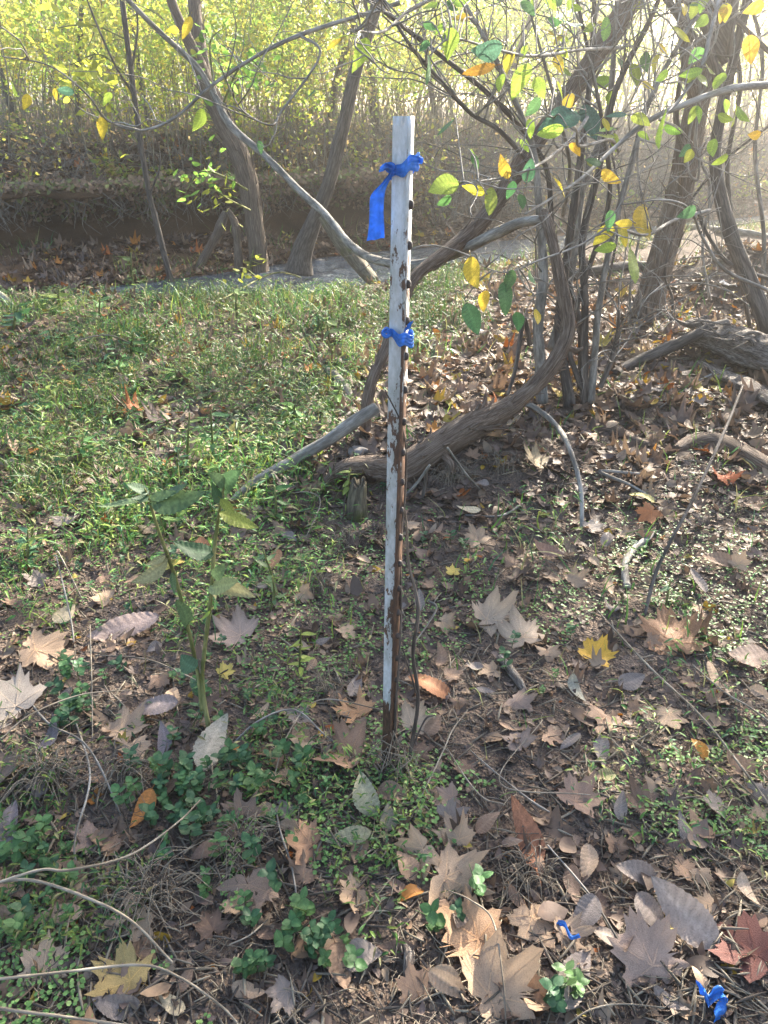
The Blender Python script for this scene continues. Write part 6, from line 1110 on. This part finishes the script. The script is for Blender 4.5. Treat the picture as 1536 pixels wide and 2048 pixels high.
# a dead climber clings to the right side of the post's lower half
def build_climber():
    g = G(826, 1545); w = empty("dead_climber", g, "thin dark dead climber stem standing against the right side of the post", "vine"); Y = POST[1] + .02
    for k, c in enumerate(([(818, 1560, Y, 9), (822, 1500, Y, 8), (836, 1400, Y, 8), (826, 1310, Y, 8), (836, 1230, Y, 8), (830, 1180, Y + .02, 7), (816, 1120, Y + .03, 6), (812, 1040, Y + .03, 5), (800, 980, Y + .01, 4)], [(795, 1560, Y, 6), (790, 1450, Y - .03, 6), (796, 1350, Y - .03, 5), (802, 1230, Y - .02, 5), (800, 1100, Y - .02, 5), (812, 960, Y - .02, 4), (806, 860, Y - .03, 3), (770, 780, Y - .06, 3)],
                           [(836, 1400, Y, 4), (822, 1350, Y - .02, 4), (806, 1300, Y - .03, 3)], [(822, 1500, Y, 4), (850, 1440, Y + .02, 4), (870, 1430, Y + .03, 3)], [(792, 1540, Y - .03, 4), (780, 1520, Y - .05, 3), (776, 1490, Y - .05, 2)])):
        limb(c, M_DARK, "stem", w, sides=7, rough=.35, seed=300 + k)
    b = Bag(); r = np.random.default_rng(5)
    for i in range(34):
        p = A(790 + r.normal() * 14, 1500 + r.uniform(-40, 50), POST[1] - .02 + r.normal() * .02); S = spline([p, p + r.normal(size=3) * .02 + [0, 0, -.03], p + r.normal(size=3) * .035 + [0, 0, -.06]], 7); V, T, bk = tube(S, .0011, 4); b.add(V, T, bark=bk)
    link("rootlets", b.mesh("rootlets", g), M_STALK, w, kind="stuff")
build_climber()
def tuft(px, py, n, h, label, seed, mat=M_STALK, spread=.05):
    r = np.random.default_rng(seed); g = G(px, py); b = Bag()
    for i in range(n):
        a = r.uniform(0, 6.28); L = h * r.uniform(.5, 1.2); p = np.array([r.normal() * spread * .5, r.normal() * spread * .5, -.005]); d = np.array([cos(a), sin(a), 0]) * L
        S = spline([p, p + d * .35 + [0, 0, L * r.uniform(.3, .8)], p + d * r.uniform(.7, 1.1) + [0, 0, L * r.uniform(.0, .6)]], 8); V, T, bk = tube(S, np.linspace(.0012, .0006, 8) * (1 if px > 0 else 1), 4, cap=False); b.add(V, T, bark=bk)
    link("dry_grass_tuft", b.mesh("dry_grass_tuft"), mat, loc=g, label=label, cat="grass tuft")
for k, a in enumerate(((1055, 1760, 70, .08, "dry straw tuft below the big mottled maroon leaf"), (470, 860, 60, .13, "dry curled grass tuft in the sunny left grass"), (655, 1390, 70, .07, "dry straw tuft in the sun patch left of the post"), (900, 960, 80, .11, "dry fibrous tuft hanging under the vine's arch"), (1000, 940, 60, .10, "small fibrous tuft right under the vine's bend"), (250, 1560, 80, .10, "matted dry stems at the left below the tan-brown leaf"), (690, 1090, 60, .09, "dry straw tuft below the mossy stump"), (100, 1560, 90, .11, "matted straw near the left edge"), (1290, 1480, 40, .06, "small straw tuft on the open dirt"), (480, 1700, 70, .09, "wiry dry tuft under the seedlings"), (790, 1540, 50, .07, "fine dry rootlets tufted at the post's foot"), (300, 1800, 90, .12, "wide tangle of dry straw at lower left"), (640, 1180, 50, .09, "thin straw tuft on the bare soil patch"))): tuft(*a, 800 + k)
# pale scrap on the dirt slope
def build_scrap():
    g = G(1468, 580); s = 46 * mpp(g); V, T, Cc = oval_leaf(901, 1.6, True, .8); V = V * s; V2 = np.vstack([V, V - [0, 0, .004]])
    link("pale_scrap", make_mesh("pale_scrap", V2, np.vstack([T, T[:, ::-1] + len(V)])), M_SCRAP, loc=g + [0, 0, .03], label="crumpled whitish scrap on the dirt slope behind the log", cat="scrap")
build_scrap()

# ------------------------------------------------------------------ added to imitate lens glare: haze
def build_glare_veil():
    m, nt, out = mat_new("glare_veil"); v = nt.nodes.new("ShaderNodeVolumePrincipled"); v.inputs["Color"].default_value = (1.0, .97, .92, 1); v.inputs["Density"].default_value = GLARE_DENSITY; v.inputs["Anisotropy"].default_value = .88
    nt.links.new(v.outputs[0], out.inputs["Volume"])
    x0, x1, y0, y1, z0, z1 = -80, 100, -70, 130, -3, 17
    V = np.array([[x, y, z] for x in (x0, x1) for y in (y0, y1) for z in (z0, z1)]); Q = np.array([[0, 1, 3, 2], [4, 6, 7, 5], [0, 4, 5, 1], [2, 3, 7, 6], [0, 2, 6, 4], [1, 5, 7, 3]])
    link("veil", make_mesh("veil", V, Q, smooth=False), m, kind="stuff", label="added haze in the air", cat="veil")
GLARE_DENSITY = 0.0095
build_glare_veil()
